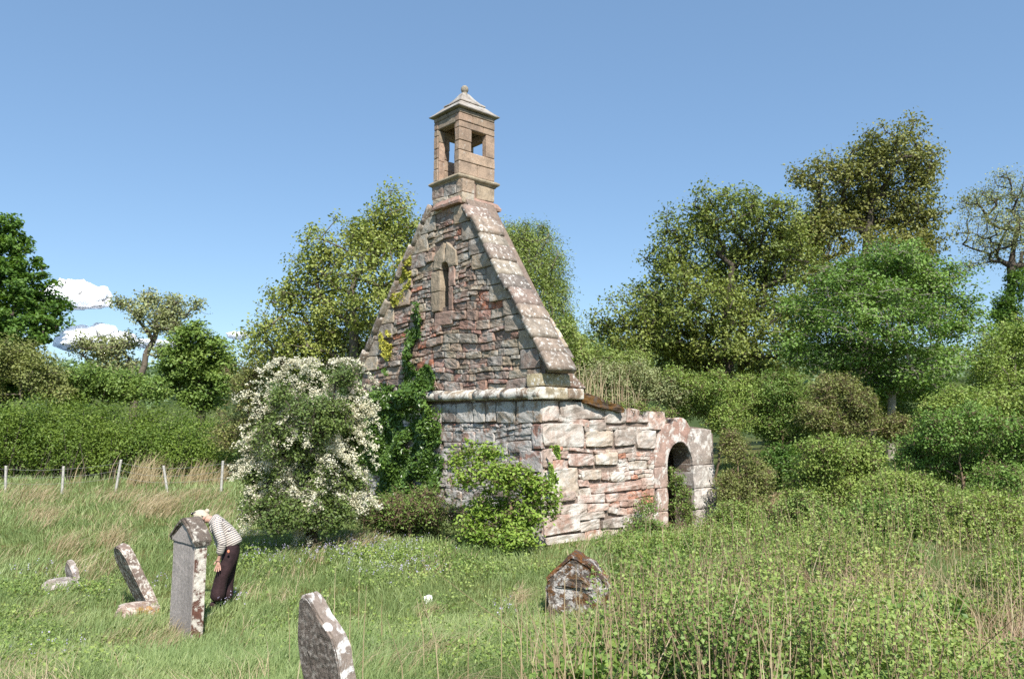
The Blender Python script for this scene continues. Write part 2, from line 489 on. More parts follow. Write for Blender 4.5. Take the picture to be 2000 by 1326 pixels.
chapel = empty("ruined_chapel", C0, TH)
tag(chapel, "ruined red sandstone chapel with tall bellcote gable and small arched doorway", "chapel")
Z0 = float(C0[2])
to_g = lambda a, b, o: (-o, a, b - Z0)           # gable front, a = s
to_s = lambda a, b, o: (a, -o, b - Z0)           # side wall, a = t
p2g = lambda *p: tuple(float(v) for v in on_gable(*p))
p2s = lambda *p: tuple(float(v) for v in on_side(*p))
z2 = lambda x, y: (680 + .3016 * x, 380 + .3016 * y)
z3 = lambda x, y: (820 + .31 * x, 730 + .31 * y)
ZC0, ZC1 = 3.11, 3.38                               # cornice bottom / top
SL, SR = 7.45, 0.0                                 # gable left and right ends
AP_R, AP_L = (2.66, 7.83), (4.02, 8.15)
FT_R, FT_L = (-0.32, 3.66), (7.62, 3.75)
def rs(z): return FT_R[0] + (z - FT_R[1]) / (AP_R[1] - FT_R[1]) * (AP_R[0] - FT_R[0])
def ls(z): return FT_L[0] + (z - FT_L[1]) / (AP_L[1] - FT_L[1]) * (AP_L[0] - FT_L[0])
T = 0.95
# solid cores a few centimetres behind the stone faces
def prism(mb, poly, to3, o0, o1, col):
    n = len(poly)
    v = [to3(a, b, o0) for a, b in poly] + [to3(a, b, o1) for a, b in poly]
    mb.add(v, [tuple(range(n)), tuple(range(2 * n - 1, n - 1, -1))] + [(i, (i + 1) % n, (i + 1) % n + n, i + n) for i in range(n)], col)
core = MB(); cc = (.15, .11, .09)
prism(core, [(0.05, -0.8), (SL, -0.8), (SL, 3.3), (0.05, 3.3)], to_g, -.03, -T, cc)
sl0 = (3.33, 6.0)   # slit centre
prism(core, [(0.08, 3.3), (3.22, 3.3), (3.22, 8.1), (2.72, 8.1), (rs(3.8) + .15, 3.8)], to_g, -.03, -T + .02, cc)
prism(core, [(3.62, 3.3), (SL, 3.3), (ls(4.0) - .1, 4.0), (4.02 - .08, 8.1), (3.62, 8.1)], to_g, -.03, -T + .02, cc)
prism(core, [(3.22, 3.3), (3.62, 3.3), (3.62, 5.5), (3.22, 5.5)], to_g, -.031, -T + .03, cc)
prism(core, [(3.22, 6.62), (3.62, 6.62), (3.62, 8.6), (3.22, 8.6)], to_g, -.031, -T + .03, cc)
prism(core, [(3.22, 5.5), (3.62, 5.5), (3.62, 6.62), (3.22, 6.62)], to_g, -.5, -T + .03, (.2, .14, .11))
DL, DR, DSP = 4.22, 5.27, 1.57
DC, DRAD = (DL + DR) / 2, (DR - DL) / 2
arc = [(DC + DRAD * math.cos(a), DSP + DRAD * 1.12 * math.sin(a)) for a in np.linspace(math.pi, 0, 13)]
side_top = [(6.3, 2.35), (5.9, 2.5), (5.2, 2.55), (4.4, 2.6), (3.6, 2.7), (2.6, 2.75), (1.8, 2.95), (T, 3.1)]
prism(core, [(T, -.8), (DL, -.8)] + arc + [(DR, -.8), (6.3, -.8)] + side_top, to_s, -.04, -.55, cc)
core.build("wall_core", M['mortar'], chapel, wc=False)
# rest of the vault: back wall, end wall, low turf covered roof (keeps the inside dark)
vb = MB()
vb.box(T, 6.2, SL - .7, SL, -.8, 2.35, cc); vb.box(5.65, 6.25, .56, SL - .71, -.8, 2.3, cc)
vb.build("vault_wall", M['mortar'], chapel, wc=False)
vr = MB()
nxg, nyg = 14, 14
vv = []
for k in (0, 1):
    for j in range(nyg):
        for i in range(nxg):
            x = .96 + 5.3 * i / (nxg - 1); y = .55 + 6.7 * j / (nyg - 1)
            zz = 2.15 if k == 0 else 2.3 + 1.0 * math.sin(math.pi * j / (nyg - 1)) * (1 - .25 * i / nxg) + .05 * mnoise.noise((x * 2, y * 2, 1))
            vv.append((x, y, zz))
ff = []
for k in (0, 1):
    b = k * nxg * nyg
    for j in range(nyg - 1):
        for i in range(nxg - 1): ff.append((b + j * nxg + i, b + j * nxg + i + 1, b + (j + 1) * nxg + i + 1, b + (j + 1) * nxg + i))
vr.add(vv, ff, (.08, .10, .03))
vr.build("turf_roof", plain_mat("turf", (.09, .11, .035), .95, 8, .5), chapel, True, wc=False)

# --- lower gable wall (below the string course)
lw = MB()
bigs = []
def big(mb, to3, store, p, conv, pals, prot=.05, lump=.014, rnd=.05, back=.12):
    """p: px corners (x0,y0,x1,y1) in a zoom frame mapped by conv"""
    x0, y0, x1, y1, zf = p
    q = [conv(*zf(x0, y1)), conv(*zf(x1, y1)), conv(*zf(x1, y0)), conv(*zf(x0, y0))]
    a = [v[0] for v in q]; b = [v[1] for v in q]
    b0, b1 = (b[0] + b[1]) / 2, (b[2] + b[3]) / 2
    a0, a1 = min((a[0] + a[3]) / 2, (a[1] + a[2]) / 2), max((a[0] + a[3]) / 2, (a[1] + a[2]) / 2)
    store.append((a0, a1, b0, b1))
    jj = lambda: float(U(-.028, .028))
    stone(mb, quad_fn((a0 + .006 + jj(), b0 + .006 + jj()), (a1 - .006 + jj(), b0 + .006 + jj()), (a1 - .006 + jj(), b1 - .006 + jj()), (a0 + .006 + jj(), b1 - .006 + jj())), to3, pick(*pals), prot, back, lump, rnd)
top_z = 3.1
# block row under the course, then quoins
s = 0.28; row = [(.3, 1.05), (1.07, 1.95), (1.97, 2.5), (2.52, 3.0), (3.02, 3.6), (3.62, 4.1), (4.12, 4.9), (4.92, 5.6), (5.62, 6.5), (6.52, 7.4)]
for a0, a1 in [(0.0, .82)] + [(a + .0, b) for a, b in [(.84, 1.48), (1.5, 1.86), (1.88, 2.3), (2.32, 2.95), (2.97, 3.5), (3.52, 4.3), (4.32, 5.0), (5.02, 6.0), (6.02, 7.4)]]:
    z0_ = 2.62 + U(-.02, .02)
    bigs.append((a0, a1, z0_, top_z)); stone(lw, rect_fn(a0 + .008, a1 - .008, z0_, top_z - .02), to_g, pick(GREY, TAN), .05, .12, .016, .05)
for a0, a1, b0, b1 in [(0, .32, 2.04, 2.58), (0, .72, 1.56, 2.02), (0, .3, 1.1, 1.54), (0, .6, .55, 1.08), (0, .35, 0, .53), (0, .7, -.6, -.02), (1.1, 1.6, 1.9, 2.2)]:
    bigs.append((a0, a1, b0, b1)); stone(lw, rect_fn(a0 + .008, a1 - .008, b0 + .008, b1 - .008), to_g, pick(GREY, PINK), .05, .12, .016, .05)
rubble(lw, to_g, -.6, 2.62, lambda z: (0.0, SL), bigs, (GP, GREY, [(.33, .25, .21)]), prot=(0, .045), lump=.016, thin=.3)
rubble(lw, to_g, 2.58, 2.64, lambda z: (0.0, SL), [], (PINK,), prot=(0, .03))
lw.build("lower_gable_wall", M['lower'], chapel, False, wc=False)

# --- upper gable wall
uw = MB(); gb = []
gb.append((3.1, 3.95, 5.35, 7.15)); gb_win = gb[-1]
edge_bigs = []
# large dressed tabling stones below both copings
def tabling(side):
    z = 3.42 if side == 'R' else 3.7
    k = 0
    while z < 7.75:
        h = U(.34, .5)
        h = min(h, 7.95 - z)
        w = U(.5, .72) if k % 2 else U(.26, .42)
        if z > 7.0: w = min(w, .34)
        if side == 'R':
            e0, e1 = max(rs(z), .03) + .02, max(rs(z + h), .03) + .02
            inn = max(e0, e1) + w
            f = quad_fn((e0, z + .008), (inn, z + .008), (inn, z + h - .008), (e1, z + h - .008)); gb.append((min(e0, e1) - .5, inn, z, z + h))
        else:
            e0, e1 = ls(z) - .02, ls(z + h) - .02
            inn = min(e0, e1) - w
            f = quad_fn((inn, z + .008), (e0, z + .008), (e1, z + h - .008), (inn, z + h - .008)); gb.append((inn, max(e0, e1) + .5, z, z + h))
        if not (side == 'L' and z < 4.25 and k % 2 == 0):
            stone(uw, f, to_g, pick(TAN, GREY), .055, .12, .012, .03)
        z += h; k += 1
EDGE = .10
tabling('R'); tabling('L')
gb = [b for b in gb]
rubble(uw, to_g, 3.38, 8.1, lambda z: (max(rs(z), .02) + .02, ls(z) - .03), gb, (GP, GREY, GP, PINK, TAN), prot=(-.005, .065), thin=.42, lump=.02, warp=.05)
# course of blocks carrying the bellcote
for a0, a1, b0, b1 in [(2.72, 3.3, 8.0, 8.26), (3.32, 3.95, 8.02, 8.3), (3.0, 3.5, 8.27, 8.6), (3.52, 4.0, 8.31, 8.62), (2.72, 2.98, 8.27, 8.6)]:
    stone(uw, rect_fn(a0, a1, b0, b1), to_g, pick(TAN, GREY), .07, .3, .014, .04)
uw.build("upper_gable_wall", M['rubble'], chapel, False, wc=False)

EDGE = .06
# --- slit window with its surround
win = MB()
SX0, SX1 = 3.27, 3.60
for f in [quad_fn((3.12, 5.38), (3.26, 5.38), (3.26, 5.95), (3.1, 5.95)), quad_fn((3.0, 5.96), (3.26, 5.96), (3.26, 6.45), (3.06, 6.45)),
          quad_fn((3.61, 5.4), (3.97, 5.4), (3.98, 5.9), (3.61, 5.9)), quad_fn((3.61, 5.91), (4.0, 5.91), (4.0, 6.42), (3.61, 6.42)),
          quad_fn((3.1, 5.02), (3.85, 5.04), (3.82, 5.36), (3.08, 5.36))]:
    stone(win, f, to_g, pick(TAN, [(.36, .24, .19)]), .07, .45, .010, .025)
# head stone in two haunches over a round head, pointed top
hc = ((SX0 + SX1) / 2, 6.45)
def haunch(sgn):
    def f(x, y):
        th = math.pi / 2 - sgn * (1 - (x + 1) / 2) * math.pi / 2
        r = (SX1 - SX0) / 2
        ia, ib = hc[0] - sgn * 0 + r * math.cos(th) * 1, hc[1] + r * math.sin(th)
        u = (x + 1) / 2
        oa = hc[0] + (0.46 * (1 - u) * sgn); ob = hc[1] + .02 + .72 * u
        if u < .45: oa = hc[0] + sgn * (.46 - .04 * u); ob = hc[1] + .02 + .8 * u
        else: k = (u - .45) / .55; oa = hc[0] + sgn * (.44 * (1 - k) + .06 * k); ob = hc[1] + .38 + .28 * k
        v = (y + 1) / 2
        return ia * (1 - v) + oa * v, ib * (1 - v) + ob * v
    return f
for sg in (1, -1): stone(win, haunch(sg), to_g, (.37, .30, .22), .075, .45, .01, .0, nx=12)
win.build("window_surround", M['ashlar'], chapel, False, wc=False)

# --- string course
cr = MB(); sx = -.1
while sx < 7.5:
    w = U(.9, 1.7); e = min(sx + w, 7.6)
    rise = lambda a: .012 * a
    for (b0, b1, pr, bk) in [(ZC0, ZC0 + .1, .17, .2)]:
        pass
    a0, a1 = sx + .006, e - .006
    n = 9; prof = [(-.05, ZC0), (.14, ZC0 + .01), (.18, ZC0 + .05), (.18, ZC0 + .14), (.13, ZC0 + .19), (.03, ZC0 + .26), (-.12, ZC0 + .29)]
    vs = []
    for i in range(n):
        a = a0 + (a1 - a0) * i / (n - 1)
        for o, b in prof:
            dn = mnoise.noise_vector((a * 3.3, b * 9, 4.2)); k = .02
            vs.append(to_g(a, b + rise(a) + k * dn[1], o + k * dn[0] * 1.3))
    m_ = len(prof)
    fs = [(i * m_ + j, (i + 1) * m_ + j, (i + 1) * m_ + j + 1, i * m_ + j + 1) for i in range(n - 1) for j in range(m_ - 1)]
    fs += [tuple(range(m_)), tuple((n - 1) * m_ + j for j in range(m_ - 1, -1, -1))]
    cr.add(vs, fs, pick(TAN, TAN, GREY)); sx = e
# return on the side wall
stone(cr, rect_fn(-.17, .62, ZC0, ZC0 + .25), to_s, (.40, .33, .22), .17, .3, .014, .04)
stone(cr, rect_fn(.63, 1.12, ZC0 + .01, ZC0 + .25), to_s, (.38, .28, .2), .15, .3, .02, .06)
cr.build("string_course", M['cornice'], chapel, True, wc=False)

# --- copings : slabs along both slopes, each slab a block of the mesh
def coping(side, n, wT=.78):
    mb = MB()
    A, B = (FT_R, AP_R) if side == 'R' else (FT_L, AP_L)
    A = np.array(A); B = np.array(B); d = B - A; L = np.linalg.norm(d); d /= L
    nrm = np.array([-d[1], d[0]]) if side == 'R' else np.array([d[1], -d[0]])
    if nrm[1] < 0: nrm = -nrm
    cuts = np.sort(np.concatenate([[0, L], np.linspace(0, L, n + 1)[1:-1] + U(-.06, .06, n - 1)]))
    for i in range(n):
        k0, k1 = cuts[i] + .011, cuts[i + 1] - .011
        th = .15 + U(-.02, .02); lift = U(-.022, .03)
        if side == 'L' and i == 0: continue
        jt = U(-.045, .045)
        nu, nv_ = 6, 7
        V_, F_ = [], []
        ring = []
        us = np.linspace(k0, k1, nu)
        # cross section ring: (t, n) around
        sec = [(-.15, 0), (-.16, th * .55), (-.13, th), (.05, th + .004), (wT * .5, th + .01), (wT - .17, th), (wT - .14, th * .5), (wT - .15, 0)]
        for q, u_ in enumerate(us):
            sh = .012 if q in (0, nu - 1) else 0
            for (t_, nn) in sec:
                p = A + d * u_ + nrm * (nn + lift - (sh if nn > .1 else 0))
                tt = t_ + jt
                dn = mnoise.noise_vector((p[0] * 3 + i, p[1] * 3, tt * 3)); kk = .014
                V_.append((tt + kk * dn[0], p[0] + kk * dn[1], p[1] + kk * dn[2] - Z0))
        m_ = len(sec)
        for q in range(nu - 1):
            for j in range(m_): F_.append((q * m_ + j, (q + 1) * m_ + j, (q + 1) * m_ + (j + 1) % m_, q * m_ + (j + 1) % m_))
        F_ += [tuple(range(m_)), tuple((nu - 1) * m_ + j for j in range(m_ - 1, -1, -1))]
        mb.add(V_, F_, pick(GREY, [(.28, .22, .18), (.30, .235, .185)]))
    mb.build("coping", M['coping'], chapel, True, wc=False)
coping('R', 11); coping('L', 10)
# kneeler block below the right coping and back edge stones
kn = MB()
stone(kn, rect_fn(-.1, .75, 3.39, 3.66), to_s, (.42, .35, .22), .1, .4, .012, .03)
stone(kn, quad_fn((.78, 3.40), (1.32, 3.34), (1.16, 3.5), (.74, 3.72)), to_s, (.24, .16, .12), .06, .4, .03, .08)
zz = 3.8
while zz < 7.9:      # ragged wall edge that shows behind the coping
    stone(kn, rect_fn(.72, .98 + U(-.04, .1), zz, zz + .24), lambda a, b, o: (a, rs(b) - o * .5 + .12, b - Z0), pick(TAN, GREY), .02, .3, .03, .1); zz += .25
kn.build("kneeler", M['coping'], chapel, True, wc=False)
# broken mossy capstone on the wall head
cap = MB()
stone(cap, quad_fn((1.14, 3.03), (2.5, 2.84), (2.42, 3.02), (1.2, 3.30)), to_s, (.2, .12, .07), .12, .6, .06, .12, freq=2.6)
cap.build("capstone", stone_mat("moss_capstone", lichen=.15, base=(.12, .085, .06), moss=.6, mosscol=(.07, .035, .010), bump=1.2, dark=.5), chapel, False, wc=False)

# --- bellcote
B0, B1 = 2.90, 3.97; TB = 1.12; BZ0, BZ1 = 8.78, 10.35
def bbox_stone(mb, t0, t1, s0, s1, z0, z1, col, j=.012):
    """dressed block with slightly worn arrises"""
    b = min(.018, (t1 - t0) * .2, (s1 - s0) * .2, (z1 - z0) * .2)
    xs = [(t0, t0 + b, t1 - b, t1), (s0, s0 + b, s1 - b, s1), (z0, z0 + b, z1 - b, z1)]
    idx = {}; vs = []
    def V(i, jx, k):
        key = (i, jx, k)
        if key not in idx:
            p = [xs[0][i], xs[1][jx], xs[2][k]]
            dn = mnoise.noise_vector((p[0] * 4, p[1] * 4, p[2] * 4))
            idx[key] = len(vs); vs.append((p[0] + j * dn[0], p[1] + j * dn[1], p[2] + j * dn[2] - Z0))
        return idx[key]
    fs = []
    I = (1, 2)
    for side_, c_ in ((0, 0), (3, 0)):
        fs.append([V(side_, 1, 1), V(side_, 2, 1), V(side_, 2, 2), V(side_, 1, 2)])
        fs.append([V(1, side_, 1), V(2, side_, 1), V(2, side_, 2), V(1, side_, 2)])
        fs.append([V(1, 1, side_), V(2, 1, side_), V(2, 2, side_), V(1, 2, side_)])
    for a in (0, 3):
        for b_ in (0, 3):
            a1_ = 1 if a == 0 else 2; b1_ = 1 if b_ == 0 else 2
            fs.append([V(a, b1_, 1), V(a, b1_, 2), V(a1_, b_, 2), V(a1_, b_, 1)])
            fs.append([V(a, 1, b1_), V(a, 2, b1_), V(a1_, 2, b_), V(a1_, 1, b_)])
            fs.append([V(1, a, b1_), V(2, a, b1_), V(2, a1_, b_), V(1, a1_, b_)])
            for c_ in (0, 3):
                c1_ = 1 if c_ == 0 else 2
                fs.append([V(a, b1_, c1_), V(a1_, b_, c1_), V(a1_, b1_, c_)])
    mb.add(vs, [tuple(f) for f in fs], col)
BC = [(.39, .28, .205), (.37, .27, .195), (.41, .30, .22), (.36, .28, .205), (.38, .265, .195)]
bel = empty("bellcote", C0 + np.array([0, 0, 0]), TH)
bel.parent = chapel; bel.location = (0, 0, 0); bel.rotation_euler = (0, 0, 0)
def belpart(mb, name, mat): 
    o = link_mesh(name, mb.mesh(name), mat, None, False, False); o.parent = bel; return o
# ashlar courses joined with fine joints
body = MB()
wS = .17   # cheek wall thickness
def courses(t0, t1, s0, s1, cuts, splits=None):
    for i in range(len(cuts) - 1):
        z0_, z1_ = cuts[i] + .003, cuts[i + 1] - .003
        sp_ = splits[i] if splits else None
        e = U(0, .008)
        if sp_ is None: bbox_stone(body, t0 - e, t1 + e, s0 - e, s1 + e, z0_, z1_, pick(BC))
        else:
            bbox_stone(body, t0 - e, sp_ - .003, s0 - e, s1 + e, z0_, z1_, pick(BC)); bbox_stone(body, sp_ + .003, t1 + e, s0 - e, s1 + e, z0_, z1_, pick(BC))
t0, t1 = -.04, TB
wa, wb = .35, .84         # side windows in t
zw0, zw1 = 9.38, 9.97
for (s0, s1) in ((B0, B0 + wS), (B1 - wS, B1)):
    courses(t0, t1, s0, s1, [8.78, 9.1], [.55]); courses(t0, t1, s0, s1, [9.1, zw0])
    courses(t0, wa, s0, s1, [zw0, 9.64, zw1]); courses(wb, t1, s0, s1, [zw0, zw1])
    courses(t0, t1, s0, s1, [zw1, 10.14], [.75]); courses(t0, t1, s0, s1, [10.14, BZ1], [.4])
# nibs on the open front, wall with opening at the back
for (s0, s1) in ((B0 + wS, B0 + wS + .045), (B1 - wS - .045, B1 - wS)):
    courses(t0 + .02, t0 + .2, s0, s1, [8.78, 9.3, 9.8, 10.1])
    courses(t1 - .16, t1 - .01, s0, s1, [8.78, 9.3, 9.8, 10.1])
courses(t1 - .16, t1 - .01, B0 + wS, B1 - wS, [8.78, 9.12, 9.22])
courses(t1 - .16, t1 - .01, B0 + wS, B1 - wS, [9.92, 10.12])
bbox_stone(body, t0 - .01, t1, B0 - .006, B1 + .006, 10.352, 10.47, (.30, .24, .18))
bbox_stone(body, t0 + .004, t0 + .22, B0 + wS, B1 - wS, 10.13, 10.35, (.30, .24, .18))
bbox_stone(body, t1 - .2, t1 - .005, B0 + wS, B1 - wS, 10.13, 10.35, (.30, .24, .18))
belpart(body, "bellcote_body", M['ashlar'])
led = MB()
# moulded base ledge: swept square profile
def ring_profile(mb, prof, t0, t1, s0, s1, col, close_top=False, close_bot=False, jit=.01):
    vs = []
    m4 = []
    for (o, z) in prof:
        pts = []
        c4 = [(t0 - o, s0 - o), (t1 + o, s0 - o), (t1 + o, s1 + o), (t0 - o, s1 + o)]
        for k in range(4):
            p, q = np.array(c4[k]), np.array(c4[(k + 1) % 4])
            for u_ in np.linspace(0, 1, 7)[:-1]: pts.append(p * (1 - u_) + q * u_)
        for p in pts:
            dn = mnoise.noise_vector((p[0] * 5, p[1] * 5, z * 5))
            vs.append((p[0] + jit * dn[0], p[1] + jit * dn[1], z + jit * dn[2] - Z0))
    R = 24; fs = []
    for r in range(len(prof) - 1):
        for k in range(R): fs.append((r * R + k, r * R + (k + 1) % R, (r + 1) * R + (k + 1) % R, (r + 1) * R + k))
    if close_top: fs.append(tuple((len(prof) - 1) * R + k for k in range(R)))
    if close_bot: fs.append(tuple(range(R - 1, -1, -1)))
    mb.add(vs, fs, col)
for a, b in ((B0, 3.28), (3.62, B1)) if False else ((B0, B1),):
    ring_profile(led, [(-.3, 8.6), (.02, 8.6), (.03, 8.63), (.08, 8.67), (.095, 8.70), (.085, 8.73), (.02, 8.775), (-.3, 8.778)], -.04, TB, a, b, (.33, .27, .19), True, True)
belpart(led, "base_moulding", M['ashlar'])
# neck of larger blocks and lower drip course between gable and bellcote
nk = MB()
for a, b, c, d, e, f in [(-.03, .5, B0 - .02, 3.4, 8.22, 8.6), (.52, 1.1, B0 - .02, 3.4, 8.22, 8.6), (-.02, 1.08, 3.42, B1 + .02, 8.1, 8.6),
                         (-.0, 1.0, 2.76, 3.9, 7.75, 8.0)]:
    bbox_stone(nk, a, b, c, d, e, f, pick([(.38, .26, .20)], TAN), .03)
ring_profile(nk, [(-.2, 7.98), (.05, 7.98), (.14, 7.99), (.15, 8.05), (.07, 8.17), (-.02, 8.24), (-.2, 8.25)], -.02, 1.08, B0, 3.7, (.37, .24, .19), True, True, .02)
belpart(nk, "neck", M['ashlar'])
rf = MB()
ct, cs = (t0 + t1) / 2, (B0 + B1) / 2; hw = (t1 - t0) / 2
def rp(frac, z): return (-(1 - frac) * .56, z)
ring_profile(rf, [(-.1, 10.47), (.0, 10.475), (.09, 10.485), (.10, 10.505), (-.01, 10.60), (-.15, 10.73), (-.24, 10.81)], t0, t1, B0, B1, (.34, .30, .26), True, True, .014)
ring_profile(rf, [(-.24, 10.77), (-.17, 10.78), (-.18, 10.81), (-.27, 10.88), (-.38, 11.0), (-.46, 11.12), (-.475, 11.14)], t0, t1, B0, B1, (.34, .30, .26), True, True, .014)
belpart(rf, "bellcote_roof", M['broof'])
fi = MB()
prof = [(0.001, 11.10), (.09, 11.10), (.075, 11.15), (.06, 11.18), (.085, 11.2), (.10, 11.25), (.095, 11.31), (.06, 11.355), (.03, 11.37), (.001, 11.38)]
R_ = 12
vs = [(ct + r * math.cos(a * 2 * math.pi / R_), cs + r * math.sin(a * 2 * math.pi / R_), z - Z0) for r, z in prof for a in range(R_)]
fi.add(vs, [(i * R_ + k, i * R_ + (k + 1) % R_, (i + 1) * R_ + (k + 1) % R_, (i + 1) * R_ + k) for i in range(len(prof) - 1) for k in range(R_)], (.3, .26, .2))
o = belpart(fi, "finial", M['ashlar']); o.data.shade_smooth()

# --- side wall
sw = MB(); sb = []
SP = [(PINK, PINK), (PINK, TAN)]
for r in [(775, 165, 875, 300), (880, 175, 1150, 290), (1165, 205, 1300, 305), (1302, 222, 1436, 303), (1440, 240, 1540, 348),
          (770, 305, 1030, 465), (1035, 305, 1170, 362), (1042, 350, 1220, 460), (1224, 348, 1362, 452), (1366, 355, 1486, 470),
          (775, 470, 832, 592), (932, 500, 1095, 585), (1100, 500, 1250, 575), (775, 596, 1000, 780), (1015, 605, 1140, 672), (1142, 620, 1192, 670),
          (1192, 612, 1285, 680), (1000, 668, 1066, 712), (1000, 715, 1075, 770), (1070, 680, 1395, 746), (985, 758, 1165, 808), (1170, 755, 1305, 802),
          (890, 815, 1045, 888), (1050, 820, 1190, 870), (1005, 872, 1165, 915), (775, 890, 1008, 1005), (1012, 920, 1140, 985), (1142, 910, 1280, 975),
          (775, 1010, 1040, 1070), (775, 785, 885, 885)]:
    big(sw, to_s, sb, (*r, z3), p2s, (SPK, SPK), U(.02, .045), .022, U(.015, .07))
stp = lambda t: float(np.interp(t, [0, 1.0, 1.8, 2.6, 3.6, 4.4], [3.1, 3.1, 2.95, 2.8, 2.72, 2.62]))
sb.append((DL - .52, 9, -1, 9))
def span_side(z):
    t = 4.4
    while t > 1.0 and stp(t) < z: t -= .05
    return (0.0, t)
rubble(sw, to_s, -.6, 3.1, span_side, sb, (SPK, SPK, SPK, [(.45, .24, .16), (.42, .20, .13)]), prot=(0, .04), thin=.5, lump=.02)
sw.build("side_wall", M['side'], chapel, False, wc=False)
# loose small stones on the wall head
ws = MB()
for k in range(26):
    t_ = U(1.3, 4.4); z_ = stp(t_) + U(-.02, .05)
    a_, b_, c_ = U(.08, .2), U(.05, .1), U(.05, .3)
    stone(ws, rect_fn(t_ - a_, t_ + a_, z_ - b_, z_ + b_), to_s, pick(PINK, TAN), .06 - c_, c_ + .25, .03, .15)
ws.build("wall_head_stone", M['side'], chapel, False, wc=False)

# --- doorway surround
dw = MB()
def ring_seg(a_start, a_end, outer):
    def f(x, y):
        u = (x + 1) / 2; v = (y + 1) / 2
        th = a_start + (a_end - a_start) * u
        ia, ib = DC + DRAD * math.cos(th), DSP + DRAD * 1.12 * math.sin(th)
        o = np.array(outer); k = u * (len(o) - 1); i = min(int(k), len(o) - 2); w = k - i
        oa, ob = o[i] * (1 - w) + o[i + 1] * w
        return ia * (1 - v) + oa * v, ib * (1 - v) + ob * v
    return f
DCOL = (.40, .27, .22)
stone(dw, ring_seg(math.pi, math.pi * .62, [(DL - .5, 1.58), (DL - .46, 1.9), (DL - .3, 2.3), (DL - .15, 2.6), (DL + .22, 2.62)]), to_s, DCOL, .05, .55, .014, 0, nx=12)
stone(dw, ring_seg(math.pi * .61, math.pi * .33, [(DL + .24, 2.6), (DL + .3, 2.72), (DL + .55, 2.78), (DR - .25, 2.72), (DR - .05, 2.5)]), to_s, (.40, .25, .2), .04, .55, .014, 0, nx=10)
stone(dw, ring_seg(math.pi * .32, 0, [(DR - .04, 2.5), (DR + .2, 2.48), (DR + .5, 2.5), (DR + .85, 2.45), (DR + .9, 2.0), (DR + .92, 1.58)]), to_s, (.36, .30, .26), .05, .55, .014, 0, nx=12)
for a0, a1, b0, b1 in [(DL - .52, DL, 1.06, 1.56), (DL - .42, DL, .5, 1.05), (DL - .6, DL, -.05, .49), (DL - .5, DL, -.7, -.06)]:
    stone(dw, rect_fn(a0, a1, b0, b1), to_s, (.42, .30, .25), .05, .55, .012, .02)
for a0, a1, b0, b1 in [(DR, DR + .95, .98, 1.56), (DR + .02, DR + 1.0, .45, .97), (DR + .04, DR + 1.06, -.1, .44), (DR, DR + 1.05, -.7, -.11)]:
    stone(dw, rect_fn(a0, a1, b0, b1), to_s, (.42, .37, .33), .06, .55, .02, .03)
rubble(dw, lambda a, b, o: (6.2 + o, a, b - Z0), -.6, 2.4, lambda z: (.0, .75), [], (GREY, TAN), prot=(0, .06))
dw.build("doorway_surround", M['door'], chapel, False, wc=False)

# ------------------------------------------------------------------ leaf and bark materials
M['bark'] = bark_mat("grey_bark", (.07, .055, .04), (.20, .165, .125))
M['bark_dark'] = bark_mat("dark_bark", (.03, .024, .018), (.09, .07, .05))
M['bark_pale'] = bark_mat("pale_bark", (.22, .19, .15), (.42, .38, .32))
M['twig'] = bark_mat("brown_twigs", (.13, .085, .05), (.26, .19, .12))
M['l_syc'] = leaf_mat("sycamore_leaves", (.065, .105, .02), (.16, .20, .042), (.22, .16, .05))
M['l_syc2'] = leaf_mat("bronze_green_leaves", (.07, .095, .022), (.165, .18, .048), (.20, .12, .045))
M['l_oak'] = leaf_mat("yellow_green_leaves", (.09, .135, .025), (.19, .23, .055), (.26, .22, .07))
M['l_fine'] = leaf_mat("larch_green_leaves", (.085, .14, .03), (.18, .24, .06))
M['l_bright'] = leaf_mat("bright_green_leaves", (.055, .12, .02), (.12, .205, .04))
M['l_dark'] = leaf_mat("dark_green_leaves", (.03, .075, .012), (.085, .16, .025), trans=.35)
M['l_mid'] = leaf_mat("mid_green_leaves", (.055, .11, .02), (.14, .21, .045))
M['l_pale'] = leaf_mat("pale_grey_green_leaves", (.11, .145, .055), (.21, .25, .11), (.36, .33, .2))
M['l_olive'] = leaf_mat("olive_leaves", (.085, .115, .03), (.16, .19, .055), (.24, .17, .08))
M['l_hedge'] = leaf_mat("hedge_leaves", (.045, .09, .012), (.11, .165, .025), trans=.3)
M['l_haw'] = leaf_mat("hawthorn_leaves", (.04, .075, .018), (.10, .145, .035))
M['l_elder'] = leaf_mat("elder_leaves", (.08, .15, .02), (.17, .25, .04), (.30, .32, .09))
M['l_ivy'] = leaf_mat("ivy_leaves", (.03, .07, .012), (.08, .145, .025), (.17, .21, .045), trans=.25, rough=.35, spec=.5)
M['l_ivyy'] = leaf_mat("yellowish_ivy_leaves", (.17, .20, .03), (.32, .33, .06), trans=.3)
M['l_weed'] = leaf_mat("weed_leaves", (.075, .135, .028), (.175, .24, .06), (.27, .26, .09))
M['l_scrub'] = leaf_mat("scrub_leaves", (.08, .14, .025), (.18, .25, .055), (.22, .24, .08))
M['straw'] = leaf_mat("dry_straw", (.34, .26, .15), (.55, .45, .29), (.62, .55, .42), trans=.3)
M['grass'] = leaf_mat("grass_blades", (.105, .165, .055), (.21, .275, .11), (.42, .36, .20), trans=.32)
M['brown'] = leaf_mat("dead_leaves", (.15, .10, .06), (.36, .25, .16), trans=.3)
